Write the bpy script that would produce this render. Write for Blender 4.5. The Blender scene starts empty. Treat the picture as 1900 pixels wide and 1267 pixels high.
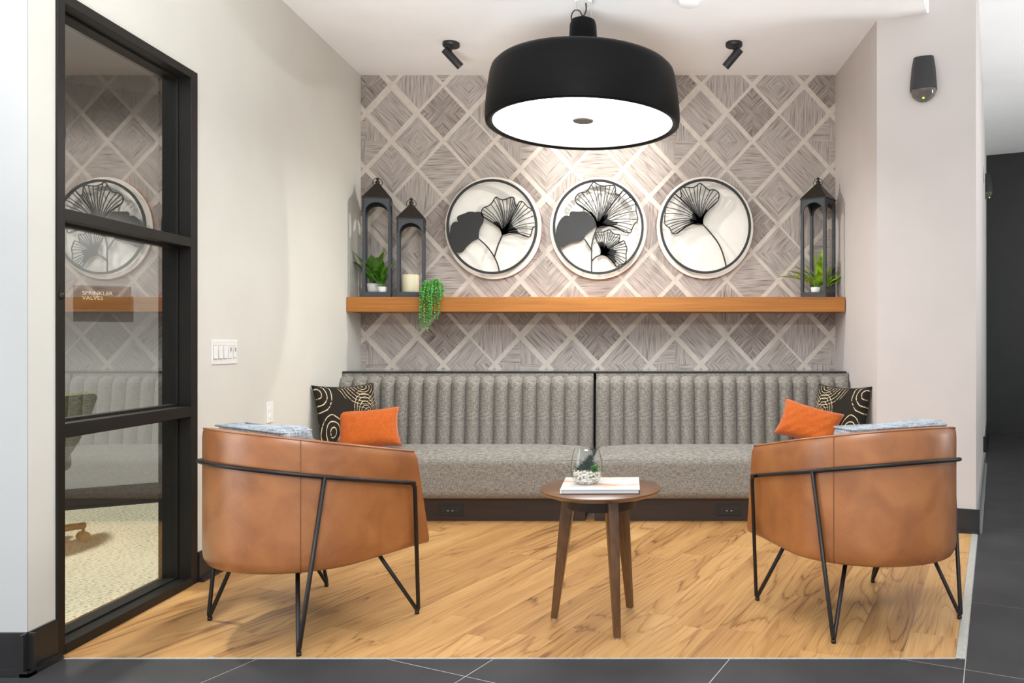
import bpy, bmesh, math, random
from mathutils import Vector, Matrix, noise as mnoise
from mathutils.geometry import tessellate_polygon

random.seed(7)
S = bpy.context.scene
COL = S.collection
R = math.radians

# ------------------------------------------------------------------ camera
cam_d = bpy.data.cameras.new('camera')
cam = bpy.data.objects.new('camera', cam_d); COL.objects.link(cam)
cam.location = (0, 0, 1.15); cam.rotation_euler = (R(90), 0, 0)
cam_d.sensor_width = 36.0; cam_d.lens = 27.095
cam_d.shift_x = -0.1263; cam_d.shift_y = 0.0018
cam_d.clip_start = 0.05; cam_d.clip_end = 60
S.camera = cam

# ------------------------------------------------------------------ world, lights, exposure
S.view_settings.view_transform = 'Standard'; S.view_settings.look = 'None'
S.view_settings.gamma = 1.0; S.view_settings.use_curve_mapping = False
S.view_settings.exposure = 0.1
w = bpy.data.worlds.new('world'); S.world = w; w.use_nodes = True
w.node_tree.nodes['Background'].inputs[0].default_value = (0.93, 0.97, 1.0, 1)
w.node_tree.nodes['Background'].inputs[1].default_value = 0.78

def area(name, loc, rot, sx, sy, power, col=(1, 1, 1)):
    d = bpy.data.lights.new(name, 'AREA'); d.shape = 'RECTANGLE'; d.size = sx; d.size_y = sy
    d.energy = power; d.color = col
    o = bpy.data.objects.new(name, d); COL.objects.link(o); o.location = loc; o.rotation_euler = rot
    return o
def spot(name, loc, target, power, angle, blend, col=(1, .955, .90), r=.02):
    d = bpy.data.lights.new(name, 'SPOT'); d.energy = power; d.spot_size = R(angle); d.spot_blend = blend
    d.color = col; d.shadow_soft_size = r
    o = bpy.data.objects.new(name, d); COL.objects.link(o); o.location = loc
    v = Vector(target) - Vector(loc); o.rotation_euler = v.to_track_quat('-Z', 'Y').to_euler()
    return o
# the lobby's ceiling panel behind the camera, two added upward fills, and the tall front window at the left rear
area('lobby_ceiling_panel', (-0.3, -1.6, 3.50), (0, 0, 0), 3.0, 1.2, 260, (.94, .98, 1))
bs = area('added_ceiling_fill', (-0.5, -0.3, 0.4), (R(138), 0, 0), 2.2, 0.5, 76, (.97, .98, 1)); bs.data.spread = R(62)  # added upward fill near the camera, only to brighten the alcove ceiling
area('added_corridor_fill', (5.3, 3.9, 0.6), (R(178), 0, 0), 0.8, 0.8, 175, (.98, .99, 1))  # added unseen fill, lifts the lobby ceiling over the corridor
area('lobby_window', (-4.7, 0.9, 1.5), (R(90), 0, R(-90)), 2.0, 2.6, 48, (.95, .98, 1))
spot('added_sign_fill', (-3.35, 4.55, 2.85), (-3.76, 5.4, 1.4), 110, 40, .8, (1, .97, .88), .04)  # added spot that makes the sign lettering show through the glass
spot('valve_room_downlight', (-2.95, 3.9, 2.85), (-2.95, 4.0, 0), 330, 95, .6, (1, .97, .86), .08)

# ------------------------------------------------------------------ helpers
def srgb(r, g, b):
    f = lambda c: (c / 255 / 12.92) if c / 255 <= .04045 else ((c / 255 + .055) / 1.055) ** 2.4
    return (f(r), f(g), f(b), 1.0)

def link(name, bm, mats, parent=None, smooth=False, autosmooth=None):
    me = bpy.data.meshes.new(name)
    bm.normal_update(); bm.to_mesh(me); bm.free()
    if not isinstance(mats, (list, tuple)): mats = [mats]
    for m in mats: me.materials.append(m)
    if smooth:
        me.polygons.foreach_set('use_smooth', [True] * len(me.polygons))
        if autosmooth:
            try: me.set_sharp_from_angle(angle=R(autosmooth))
            except Exception: pass
    o = bpy.data.objects.new(name, me); COL.objects.link(o)
    if parent: o.parent = parent
    return o

def empty(name, loc=(0, 0, 0), rz=0):
    o = bpy.data.objects.new(name, None); COL.objects.link(o)
    o.location = loc; o.rotation_euler = (0, 0, rz); o.empty_display_size = .1
    return o
def tag(o, label, cat, group=None):
    o['label'] = label; o['category'] = cat
    if group: o['group'] = group
    return o
def struct(o): o['kind'] = 'structure'; return o
def part_copy(o, name=None, loc=None, parent=None):
    c = o.copy(); COL.objects.link(c)
    if parent: c.parent = parent
    if loc is not None: c.location = loc
    return c
def copy_tree(o, parent=None):
    c = o.copy(); COL.objects.link(c)
    if parent: c.parent = parent
    for ch in list(o.children): copy_tree(ch, c)
    return c

def box(bm, x0, x1, y0, y1, z0, z1, mi=0, bev=0):
    vs = [bm.verts.new(p) for p in [(x0,y0,z0),(x1,y0,z0),(x1,y1,z0),(x0,y1,z0),(x0,y0,z1),(x1,y0,z1),(x1,y1,z1),(x0,y1,z1)]]
    fs = []
    for q in [(0,3,2,1),(4,5,6,7),(0,1,5,4),(1,2,6,5),(2,3,7,6),(3,0,4,7)]:
        f = bm.faces.new([vs[i] for i in q]); f.material_index = mi; fs.append(f)
    if bev:
        es = list({e for f in fs for e in f.edges})
        bmesh.ops.bevel(bm, geom=es, offset=bev, segments=2, profile=.5, affect='EDGES')
    return vs
def prism(bm, poly, z0, z1, mi=0):
    a = [bm.verts.new((x, y, z0)) for x, y in poly]; b = [bm.verts.new((x, y, z1)) for x, y in poly]
    n = len(poly); fs = []
    try:
        fs.append(bm.faces.new(a[::-1])); fs.append(bm.faces.new(b))
    except ValueError: pass
    for i in range(n): fs.append(bm.faces.new([a[i], a[(i+1) % n], b[(i+1) % n], b[i]]))
    for f in fs: f.material_index = mi
    return fs
def lathe(bm, prof, n=32, c=(0, 0), mi=0, sx=1, sy=1):
    rings = []
    for r, z in prof:
        if r < 1e-6: rings.append([bm.verts.new((c[0], c[1], z))])
        else: rings.append([bm.verts.new((c[0] + sx*r*math.cos(2*math.pi*k/n), c[1] + sy*r*math.sin(2*math.pi*k/n), z)) for k in range(n)])
    for a, b in zip(rings, rings[1:]):
        for k in range(n):
            k2 = (k+1) % n
            if len(a) == 1 and len(b) == 1: continue
            if len(a) == 1: f = bm.faces.new([a[0], b[k2], b[k]])
            elif len(b) == 1: f = bm.faces.new([a[k], a[k2], b[0]])
            else: f = bm.faces.new([a[k], a[k2], b[k2], b[k]])
            f.material_index = mi
def tube(bm, pts, r, n=8, closed=False, mi=0, caps=True):
    pts = [Vector(p) for p in pts]; m = len(pts)
    rr = r if isinstance(r, (list, tuple)) else [r]*m
    tang = []
    for i in range(m):
        a = pts[(i-1) % m] if (closed or i > 0) else pts[i]
        b = pts[(i+1) % m] if (closed or i < m-1) else pts[i]
        t = (b - a); tang.append(t.normalized() if t.length > 1e-9 else Vector((0,0,1)))
    up = Vector((0,0,1)) if abs(tang[0].z) < .9 else Vector((1,0,0))
    nrm = (up - tang[0]*up.dot(tang[0])).normalized()
    rings = []
    for i in range(m):
        if i: nrm = (nrm - tang[i]*nrm.dot(tang[i])); nrm = nrm.normalized() if nrm.length > 1e-9 else Vector((1,0,0))
        bi = tang[i].cross(nrm)
        rings.append([bm.verts.new(pts[i] + rr[i]*(math.cos(2*math.pi*k/n)*nrm + math.sin(2*math.pi*k/n)*bi)) for k in range(n)])
    pairs = list(zip(rings, rings[1:])) + ([(rings[-1], rings[0])] if closed else [])
    for a, b in pairs:
        for k in range(n):
            f = bm.faces.new([a[k], a[(k+1)%n], b[(k+1)%n], b[k]]); f.material_index = mi
    if caps and not closed:
        bm.faces.new(rings[0][::-1]).material_index = mi; bm.faces.new(rings[-1]).material_index = mi
def fillet(pts, r, n=5):
    pts = [Vector(p) for p in pts]; out = [pts[0]]
    for i in range(1, len(pts)-1):
        p, a, b = pts[i], pts[i-1], pts[i+1]
        da, db = (a-p), (b-p); rr = min(r, da.length*.45, db.length*.45)
        s, e = p + da.normalized()*rr, p + db.normalized()*rr
        for k in range(n+1):
            t = k/n; out.append((1-t)**2*s + 2*t*(1-t)*p + t*t*e)
    out.append(pts[-1]); return out
def smooth_path(pts, n=6):
    pts = [Vector(p) for p in pts]; out = []
    for i in range(len(pts)-1):
        p0 = pts[max(i-1,0)]; p1 = pts[i]; p2 = pts[i+1]; p3 = pts[min(i+2, len(pts)-1)]
        for k in range(n):
            t = k/n
            out.append(.5*((2*p1)+(-p0+p2)*t+(2*p0-5*p1+4*p2-p3)*t*t+(-p0+3*p1-3*p2+p3)*t**3))
    out.append(pts[-1]); return out
def rbox(bm, cx, cy, cz, sx, sy, sz, r, ne=3, nm=6, fn=None, mi=0):
    """rounded box with gridded faces; fn(x,y,z) in local coords can deform"""
    h = [sx/2 - r, sy/2 - r, sz/2 - r]
    def ticks(a):
        t = [-h[a] - r*math.tan(R(45)*(1-k/ne)) for k in range(ne)]
        t += [-h[a] + 2*h[a]*k/nm for k in range(nm+1)]
        t += [h[a] + r*math.tan(R(45)*(k/ne)) for k in range(1, ne+1)]
        return t
    T = [ticks(0), ticks(1), ticks(2)]
    new = []
    cache = {}
    def vert(p):
        c = [max(-h[i], min(h[i], p[i])) for i in range(3)]
        d = Vector([p[i]-c[i] for i in range(3)])
        q = Vector(c) + (d.normalized()*r if d.length > 1e-9 else d)
        k = (round(q.x, 5), round(q.y, 5), round(q.z, 5))
        if k in cache: return cache[k]
        if fn: q = Vector(fn(*q))
        v = bm.verts.new((cx+q.x, cy+q.y, cz+q.z)); cache[k] = v; return v
    for ax in range(3):
        b, c = (ax+1) % 3, (ax+2) % 3
        for s in (-1, 1):
            g = []
            for u in T[b]:
                row = []
                for v in T[c]:
                    p = [0,0,0]; p[ax] = s*(h[ax]+r); p[b] = u; p[c] = v
                    row.append(vert(p))
                g.append(row)
            for i in range(len(g)-1):
                for j in range(len(g[0])-1):
                    q = [g[i][j], g[i+1][j], g[i+1][j+1], g[i][j+1]]
                    if s < 0: q = q[::-1]
                    if len(set(q)) == 4:
                        f = bm.faces.new(q); f.material_index = mi
def clip(poly, inside):
    """inside: list of (a,b,c) half planes a*x+b*y+c>=0"""
    for a, b, c in inside:
        out = []
        for i in range(len(poly)):
            p, q = poly[i], poly[(i+1) % len(poly)]
            dp, dq = a*p[0]+b*p[1]+c, a*q[0]+b*q[1]+c
            if dp >= 0: out.append(p)
            if (dp >= 0) != (dq >= 0):
                t = dp/(dp-dq); out.append(tuple(p[k]+(q[k]-p[k])*t for k in range(len(p))))
        poly = out
        if len(poly) < 3: return []
    return poly
def plate(bm, poly, y0, y1, mi=0):
    """flat cut-out in the XZ plane between y0 (front) and y1"""
    tris = tessellate_polygon([[Vector((x, z, 0)) for x, z in poly]])
    a = [bm.verts.new((x, y0, z)) for x, z in poly]; b = [bm.verts.new((x, y1, z)) for x, z in poly]
    for t in tris:
        for vs in (a, b):
            try: bm.faces.new([vs[i] for i in t])
            except ValueError: pass
    n = len(poly)
    for i in range(n): bm.faces.new([a[i], a[(i+1)%n], b[(i+1)%n], b[i]])
    bmesh.ops.recalc_face_normals(bm, faces=bm.faces)
def ribbon(bm, pts, wdt, y0, y1, closed=False):
    pts = [Vector((p[0], p[1])) for p in pts]; m = len(pts)
    ws = wdt if isinstance(wdt, list) else [wdt]*m
    L, Rr = [], []
    for i in range(m):
        a = pts[(i-1) % m] if (closed or i > 0) else pts[i]; b = pts[(i+1) % m] if (closed or i < m-1) else pts[i]
        t = (b-a).normalized(); n = Vector((-t.y, t.x))*ws[i]/2
        L.append(pts[i]+n); Rr.append(pts[i]-n)
    mk = lambda p, y: bm.verts.new((p.x, y, p.y))
    V = [[mk(L[i], y0), mk(Rr[i], y0), mk(Rr[i], y1), mk(L[i], y1)] for i in range(m)]
    seg = range(m) if closed else range(m-1)
    for i in seg:
        a, b = V[i], V[(i+1) % m]
        for k in range(4): bm.faces.new([a[k], a[(k+1)%4], b[(k+1)%4], b[k]])
    if not closed: bm.faces.new(V[0][::-1]); bm.faces.new(V[-1])

# ------------------------------------------------------------------ materials
def nodes_of(m): m.use_nodes = True; return m.node_tree.nodes, m.node_tree.links
def N(nt, t, **kw):
    n = nt.new(t)
    for k, v in kw.items(): setattr(n, k, v)
    return n
def ramp(nt, stops):
    n = nt.new('ShaderNodeValToRGB'); e = n.color_ramp.elements
    while len(e) > 1: e.remove(e[-1])
    e[0].position, e[0].color = stops[0]
    for p, c in stops[1:]:
        x = e.new(p); x.color = c
    return n
def basic(name, col, rough=.6, metal=0, nscale=40, namt=.06, bump=0, coat=0, spec=.5, stretch=(1,1,1), sheen=0):
    m = bpy.data.materials.new(name); nt, lk = nodes_of(m); p = nt['Principled BSDF']
    p.inputs['Roughness'].default_value = rough; p.inputs['Metallic'].default_value = metal
    p.inputs['Specular IOR Level'].default_value = spec; p.inputs['Coat Weight'].default_value = coat
    p.inputs['Sheen Weight'].default_value = sheen
    tc = N(nt, 'ShaderNodeTexCoord'); mp = N(nt, 'ShaderNodeMapping'); mp.inputs['Scale'].default_value = stretch
    lk.new(tc.outputs['Object'], mp.inputs[0])
    no = N(nt, 'ShaderNodeTexNoise'); no.inputs['Scale'].default_value = nscale; no.inputs['Detail'].default_value = 4
    lk.new(mp.outputs[0], no.inputs[0])
    lo = tuple(c*(1-namt*2) for c in col[:3])+(1,); hi = tuple(min(1, c*(1+namt*2)) for c in col[:3])+(1,)
    rp = ramp(nt, [(.3, lo), (.7, hi)]); lk.new(no.outputs[0], rp.inputs[0]); lk.new(rp.outputs[0], p.inputs['Base Color'])
    if bump:
        b = N(nt, 'ShaderNodeBump'); b.inputs['Strength'].default_value = bump; b.inputs['Distance'].default_value = .002
        lk.new(no.outputs[0], b.inputs['Height']); lk.new(b.outputs[0], p.inputs['Normal'])
    return m
def fabric(name, cols, scale=260, bump=.5, rough=.95):
    m = bpy.data.materials.new(name); nt, lk = nodes_of(m); p = nt['Principled BSDF']
    p.inputs['Roughness'].default_value = rough; p.inputs['Specular IOR Level'].default_value = .15
    p.inputs['Sheen Weight'].default_value = .15
    tc = N(nt, 'ShaderNodeTexCoord'); outs = []
    for st in ((1, 1, .12), (.12, .12, 1)):
        mp = N(nt, 'ShaderNodeMapping'); mp.inputs['Scale'].default_value = st
        no = N(nt, 'ShaderNodeTexNoise'); no.inputs['Scale'].default_value = scale; no.inputs['Detail'].default_value = 2
        lk.new(tc.outputs['Object'], mp.inputs[0]); lk.new(mp.outputs[0], no.inputs[0]); outs.append(no.outputs[0])
    mx = N(nt, 'ShaderNodeMath', operation='ADD'); lk.new(outs[0], mx.inputs[0]); lk.new(outs[1], mx.inputs[1])
    mh = N(nt, 'ShaderNodeMath', operation='MULTIPLY'); mh.inputs[1].default_value = .5; lk.new(mx.outputs[0], mh.inputs[0])
    rp = ramp(nt, [(.36, cols[0]), (.5, cols[1]), (.64, cols[2])]); lk.new(mh.outputs[0], rp.inputs[0])
    lk.new(rp.outputs[0], p.inputs['Base Color'])
    b = N(nt, 'ShaderNodeBump'); b.inputs['Strength'].default_value = bump; b.inputs['Distance'].default_value = .002
    lk.new(mh.outputs[0], b.inputs['Height']); lk.new(b.outputs[0], p.inputs['Normal'])
    return m
def wood(name, stops, coord='Object', scale=(1, 12, 12), rough=.4, ring=0, coat=0, rand=False, fine=90):
    m = bpy.data.materials.new(name); nt, lk = nodes_of(m); p = nt['Principled BSDF']
    p.inputs['Roughness'].default_value = rough; p.inputs['Coat Weight'].default_value = coat; p.inputs['Coat Roughness'].default_value = .25
    tc = N(nt, 'ShaderNodeTexCoord'); mp = N(nt, 'ShaderNodeMapping'); mp.inputs['Scale'].default_value = scale
    lk.new(tc.outputs[coord], mp.inputs[0])
    n1 = N(nt, 'ShaderNodeTexNoise'); n1.inputs['Scale'].default_value = 1.0; n1.inputs['Detail'].default_value = 2.5; n1.inputs['Distortion'].default_value = .3
    lk.new(mp.outputs[0], n1.inputs[0])
    # growth rings: contour lines of the stretched noise
    mu = N(nt, 'ShaderNodeMath', operation='MULTIPLY'); mu.inputs[1].default_value = 13.0; lk.new(n1.outputs[0], mu.inputs[0])
    fr = N(nt, 'ShaderNodeMath', operation='PINGPONG'); fr.inputs[1].default_value = 1.0; lk.new(mu.outputs[0], fr.inputs[0])
    mp2 = N(nt, 'ShaderNodeMapping'); mp2.inputs['Scale'].default_value = tuple(s*k for s, k in zip(scale, (1.6, 9, 9)))
    lk.new(tc.outputs[coord], mp2.inputs[0])
    n2 = N(nt, 'ShaderNodeTexNoise'); n2.inputs['Scale'].default_value = 1.0; n2.inputs['Detail'].default_value = 4; lk.new(mp2.outputs[0], n2.inputs[0])
    a = N(nt, 'ShaderNodeMath', operation='MULTIPLY'); a.inputs[1].default_value = ring; lk.new(fr.outputs[0], a.inputs[0])
    b = N(nt, 'ShaderNodeMath', operation='MULTIPLY_ADD'); b.inputs[1].default_value = .55; lk.new(n2.outputs[0], b.inputs[0]); lk.new(a.outputs[0], b.inputs[2])
    c = N(nt, 'ShaderNodeMath', operation='MULTIPLY_ADD'); c.inputs[1].default_value = .45; lk.new(n1.outputs[0], c.inputs[0]); lk.new(b.outputs[0], c.inputs[2])
    src = c.outputs[0]
    if rand:
        oi = N(nt, 'ShaderNodeObjectInfo'); ra = N(nt, 'ShaderNodeMath', operation='MULTIPLY_ADD'); ra.inputs[1].default_value = .16; 
        lk.new(oi.outputs['Random'], ra.inputs[0]); lk.new(src, ra.inputs[2])
        sb = N(nt, 'ShaderNodeMath', operation='SUBTRACT'); sb.inputs[1].default_value = .08; lk.new(ra.outputs[0], sb.inputs[0]); src = sb.outputs[0]
    rp = ramp(nt, stops); lk.new(src, rp.inputs[0]); lk.new(rp.outputs[0], p.inputs['Base Color'])
    bp = N(nt, 'ShaderNodeBump'); bp.inputs['Strength'].default_value = .08; bp.inputs['Distance'].default_value = .001
    lk.new(n2.outputs[0], bp.inputs['Height']); lk.new(bp.outputs[0], p.inputs['Normal'])
    return m
def emit(name, col, st):
    m = bpy.data.materials.new(name); nt, lk = nodes_of(m); p = nt['Principled BSDF']
    p.inputs['Base Color'].default_value = col; p.inputs['Emission Color'].default_value = col; p.inputs['Emission Strength'].default_value = st
    return m
def glassy(name, ior, tint=(1,1,1,1), refl=1.0, edge=None):
    m = bpy.data.materials.new(name); nt, lk = nodes_of(m)
    nt.remove(nt['Principled BSDF']); out = nt['Material Output']
    tr = N(nt, 'ShaderNodeBsdfTransparent'); tr.inputs[0].default_value = tint
    gl = N(nt, 'ShaderNodeBsdfGlossy'); gl.inputs['Roughness'].default_value = 0.0; gl.inputs[0].default_value = (refl, refl, refl, 1)
    # ior here = reflectance at normal incidence; Schlick falloff
    lw = N(nt, 'ShaderNodeLayerWeight'); lw.inputs[0].default_value = .5
    pw = N(nt, 'ShaderNodeMath', operation='POWER'); pw.inputs[1].default_value = 5; lk.new(lw.outputs['Facing'], pw.inputs[0])
    fr = N(nt, 'ShaderNodeMath', operation='MULTIPLY_ADD'); fr.inputs[1].default_value = 1-ior; fr.inputs[2].default_value = ior; lk.new(pw.outputs[0], fr.inputs[0])
    if edge:                       # thicker glass seen at the rim of a round vessel absorbs more
        er = ramp(nt, [(.55, tint), (1.0, edge)]); lk.new(lw.outputs['Facing'], er.inputs[0]); lk.new(er.outputs[0], tr.inputs[0])
    mx = N(nt, 'ShaderNodeMixShader'); lk.new(fr.outputs[0], mx.inputs[0]); lk.new(tr.outputs[0], mx.inputs[1]); lk.new(gl.outputs[0], mx.inputs[2])
    lk.new(mx.outputs[0], out.inputs[0]); return m
def clear(name, tint=(1,1,1,1)):
    m = bpy.data.materials.new(name); nt, lk = nodes_of(m); nt.remove(nt['Principled BSDF'])
    tr = N(nt, 'ShaderNodeBsdfTransparent'); tr.inputs[0].default_value = tint
    lk.new(tr.outputs[0], nt['Material Output'].inputs[0]); return m

M = {}
M['wall'] = basic('wall_paint', srgb(221, 220, 211), .75, nscale=3, namt=.012, bump=0)
M['wall_pink'] = basic('wall_paint_blush', srgb(208, 200, 196), .75, nscale=3, namt=.012)
M['wall_white'] = basic('wall_paint_pale', srgb(190, 190, 190), .75, nscale=3, namt=.01)
M['ceiling'] = basic('ceiling_paint', srgb(249, 249, 249), .85, nscale=3, namt=.01)
M['black_wall'] = basic('black_wall_paint', srgb(40, 40, 41), .5, nscale=5, namt=.05)
M['baseboard'] = basic('black_vinyl_base', srgb(38, 37, 38), .35, nscale=20, namt=.05)
M['frame'] = basic('black_aluminium', srgb(34, 32, 29), .42, metal=.1, spec=.3, nscale=6, namt=.05)
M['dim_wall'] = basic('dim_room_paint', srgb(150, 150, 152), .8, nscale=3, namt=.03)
M['tile'] = basic('charcoal_tile', srgb(60, 60, 62), .5, nscale=4, namt=.10, bump=.05, spec=.3)
M['grout'] = basic('pale_grout', srgb(176, 172, 166), .8)
M['strip'] = basic('pale_metal_strip', srgb(205, 205, 198), .35, metal=.3, nscale=60)
M['chrome'] = basic('brushed_metal', srgb(200, 202, 204), .25, metal=.8, nscale=60)
def carpet_mat():
    m = bpy.data.materials.new('speckled_carpet'); nt, lk = nodes_of(m); p = nt['Principled BSDF']; p.inputs['Roughness'].default_value = 1; p.inputs['Specular IOR Level'].default_value = .05
    tc = N(nt, 'ShaderNodeTexCoord'); mp = N(nt, 'ShaderNodeMapping'); mp.inputs['Rotation'].default_value = (0, 0, R(-25)); mp.inputs['Scale'].default_value = (48, 150, 1)
    lk.new(tc.outputs['Object'], mp.inputs[0]); n = N(nt, 'ShaderNodeTexNoise'); n.inputs['Scale'].default_value = 1; n.inputs['Detail'].default_value = 3; lk.new(mp.outputs[0], n.inputs[0])
    n2 = N(nt, 'ShaderNodeTexNoise'); n2.inputs['Scale'].default_value = 1.6; lk.new(tc.outputs['Object'], n2.inputs[0])
    a = N(nt, 'ShaderNodeMath', operation='MULTIPLY_ADD'); a.inputs[1].default_value = .16; lk.new(n2.outputs[0], a.inputs[0]); lk.new(n.outputs[0], a.inputs[2])
    rp = ramp(nt, [(.40, srgb(92, 92, 84)), (.50, srgb(192, 187, 166)), (.62, srgb(226, 221, 198))]); lk.new(a.outputs[0], rp.inputs[0]); lk.new(rp.outputs[0], p.inputs['Base Color'])
    return m
M['carpet'] = carpet_mat()
def plank_mat():
    m = bpy.data.materials.new('oak_vinyl_plank'); nt, lk = nodes_of(m); p = nt['Principled BSDF']
    p.inputs['Roughness'].default_value = .42; p.inputs['Specular IOR Level'].default_value = .4
    tc = N(nt, 'ShaderNodeTexCoord')
    def noi(sx, sy, det, dist=0):
        mp = N(nt, 'ShaderNodeMapping'); mp.inputs['Scale'].default_value = (sx, sy, 1); lk.new(tc.outputs['UV'], mp.inputs[0])
        n = N(nt, 'ShaderNodeTexNoise'); n.inputs['Scale'].default_value = 1; n.inputs['Detail'].default_value = det; n.inputs['Distortion'].default_value = dist
        lk.new(mp.outputs[0], n.inputs[0]); return n.outputs[0]
    def mth(op, a, b, c=None):
        n = N(nt, 'ShaderNodeMath', operation=op)
        for k, v in enumerate((a, b, c)):
            if v is None: continue
            if isinstance(v, (int, float)): n.inputs[k].default_value = v
            else: lk.new(v, n.inputs[k])
        return n.outputs[0]
    big = noi(.75, 4.2, 1.0, .2)                       # contours of this make the cathedral figure
    jig = noi(3, 60, 3)
    con = mth('FRACT', mth('MULTIPLY_ADD', big, 15.0, mth('MULTIPLY', jig, .55)), 0)
    line = ramp(nt, [(0, (1, 1, 1, 1)), (.16, (.25, .25, .25, 1)), (.5, (0, 0, 0, 1)), (.93, (.2, .2, .2, 1)), (1, (1, 1, 1, 1))]); lk.new(con, line.inputs[0])
    zone = ramp(nt, [(.40, (0, 0, 0, 1)), (.60, (1, 1, 1, 1))]); lk.new(noi(.9, 3.2, 2), zone.inputs[0])
    fine = noi(2.5, 120, 3); tone = noi(.5, 6, 2)
    oi = N(nt, 'ShaderNodeObjectInfo')
    v = mth('MULTIPLY_ADD', tone, .50, mth('MULTIPLY', fine, .40))
    v = mth('MULTIPLY_ADD', oi.outputs['Random'], .14, v)
    v = mth('SUBTRACT', v, mth('MULTIPLY', line.outputs[0], mth('MULTIPLY_ADD', zone.outputs[0], .24, .05)))
    rp = ramp(nt, [(.18, srgb(116, 80, 47)), (.36, srgb(166, 121, 72)), (.52, srgb(193, 147, 92)), (.70, srgb(214, 172, 116))]); lk.new(v, rp.inputs[0])
    lk.new(rp.outputs[0], p.inputs['Base Color'])
    return m
M['plank'] = plank_mat()
M['shelf'] = wood('amber_shelf_wood', [(.25, srgb(140, 84, 28)), (.5, srgb(172, 108, 40)), (.8, srgb(196, 132, 58))], 'Object', (1.2, 25, 25), .4, ring=.08)
M['walnut'] = wood('walnut', [(.2, srgb(66, 40, 22)), (.5, srgb(104, 68, 40)), (.85, srgb(134, 92, 58))], 'Object', (3, 22, 22), .3, ring=.08, coat=.4)
M['walnut_leg'] = wood('walnut_leg_wood', [(.2, srgb(58, 36, 18)), (.5, srgb(92, 60, 32)), (.85, srgb(118, 80, 46))], 'Object', (22, 22, 2.5), .3, ring=.08, coat=.4)
M['plinth'] = wood('espresso_plinth', [(.2, srgb(34, 24, 20)), (.5, srgb(50, 37, 31)), (.85, srgb(64, 48, 40))], 'Object', (1.5, 20, 30), .45, ring=.05)
M['sofa'] = fabric('grey_tweed', [srgb(96, 92, 87), srgb(137, 132, 124), srgb(168, 163, 154)], 330, .4)
M['orange'] = basic('rust_velvet', srgb(190, 92, 26), .8, nscale=60, namt=.06, bump=.5, sheen=.4, spec=.2)
M['ledge'] = basic('dark_glossy_ledge', srgb(44, 46, 48), .12, nscale=20, namt=.05, coat=.6)
M['black'] = basic('black_powder_coat', srgb(34, 34, 36), .45, nscale=60, namt=.04)
M['blackmetal'] = basic('charcoal_lantern_metal', srgb(60, 62, 66), .45, metal=.3, nscale=25, namt=.06)
M['roofmetal'] = basic('bronze_lantern_roof', srgb(44, 38, 32), .4, metal=.4, nscale=30, namt=.08)
M['tubemetal'] = basic('dark_bronze_rod', srgb(38, 33, 31), .38, metal=.3, nscale=60, namt=.04)
M['pendant'] = basic('black_brushed_shade', srgb(15, 15, 16), .42, nscale=3, namt=.08, stretch=(1, 1, 60), bump=.15, spec=.08)
M['shade_in'] = basic('grey_shade_lining', srgb(96, 96, 92), .5, nscale=3, namt=.08, stretch=(1, 1, 40))
M['lamp'] = emit('lit_diffuser', (.96, .985, 1, 1), 13.0)
M['spotglow'] = emit('lit_spot_lens', (1, .97, .9, 1), 20.0)
M['white'] = basic('white_plastic', srgb(240, 240, 238), .4, nscale=30, namt=.01)
M['switchgap'] = basic('switch_recess_grey', srgb(168, 166, 160), .6, nscale=30, namt=.03)
M['ceramic'] = basic('white_ceramic', srgb(238, 238, 236), .3, nscale=30, namt=.02)
M['greypot'] = basic('stone_pot', srgb(150, 150, 135), .7, nscale=40, namt=.12)
M['disc'] = basic('cream_disc', srgb(246, 243, 234), .8, nscale=10, namt=.015)
M['discedge'] = basic('raw_wood_edge', srgb(186, 128, 88), .7, nscale=40, namt=.1)
M['iron'] = basic('matte_iron', srgb(40, 40, 41), .55, nscale=80, namt=.05)
M['candle'] = basic('ivory_wax', srgb(240, 232, 198), .45, nscale=10, namt=.02)
M['leaf'] = basic('broad_leaf_green', srgb(72, 112, 36), .4, nscale=25, namt=.25, sheen=0)
M['leaf_bright'] = basic('bright_leaf_green', srgb(126, 172, 48), .45, nscale=25, namt=.2)
M['fern'] = basic('fern_green', srgb(150, 186, 44), .5, nscale=20, namt=.25)
M['sprig'] = basic('sprig_green', srgb(88, 156, 40), .5, nscale=30, namt=.25)
M['pearl'] = basic('string_of_pearls_green', srgb(84, 152, 66), .35, nscale=60, namt=.35)
M['succ'] = basic('dusky_succulent', srgb(48, 78, 60), .45, nscale=60, namt=.35)
M['succ2'] = basic('vivid_succulent', srgb(70, 140, 40), .4, nscale=60, namt=.25)
M['pebble'] = basic('white_gravel', srgb(226, 218, 208), .7, nscale=90, namt=.1)
M['paper'] = basic('page_edges', srgb(206, 206, 208), .8, nscale=4, namt=.06, stretch=(1, 1, 200))
M['greycush'] = fabric('blue_grey_weave', [srgb(112, 122, 134), srgb(158, 165, 172), srgb(192, 198, 202)], 180, .5)
M['olive'] = fabric('olive_weave', [srgb(66, 70, 48), srgb(92, 96, 66), srgb(120, 122, 88)], 150, .5)
M['gold'] = basic('brassy_caster', srgb(150, 108, 52), .4, nscale=30, namt=.1)
M['sensorlens'] = basic('smoked_lens', srgb(104, 98, 96), .2, nscale=20, namt=.1, coat=.5)
M['led'] = emit('green_led', (.35, 1, .05, 1), 2.5)
M['sign'] = basic('brown_sign_plate', srgb(58, 36, 18), .5, nscale=10, namt=.05)
M['signtext'] = basic('gold_sign_letters', srgb(250, 236, 196), .5, nscale=10, namt=.02)
M['glass'] = glassy('storefront_glass', .24, (.93, .95, .94, 1))
M['glass_edge'] = clear('glass_body', (.98, .99, .985, 1))
M['bowl'] = glassy('bowl_glass', .06, (.95, .97, .96, 1), 1.0, (.42, .46, .45, 1))

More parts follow.
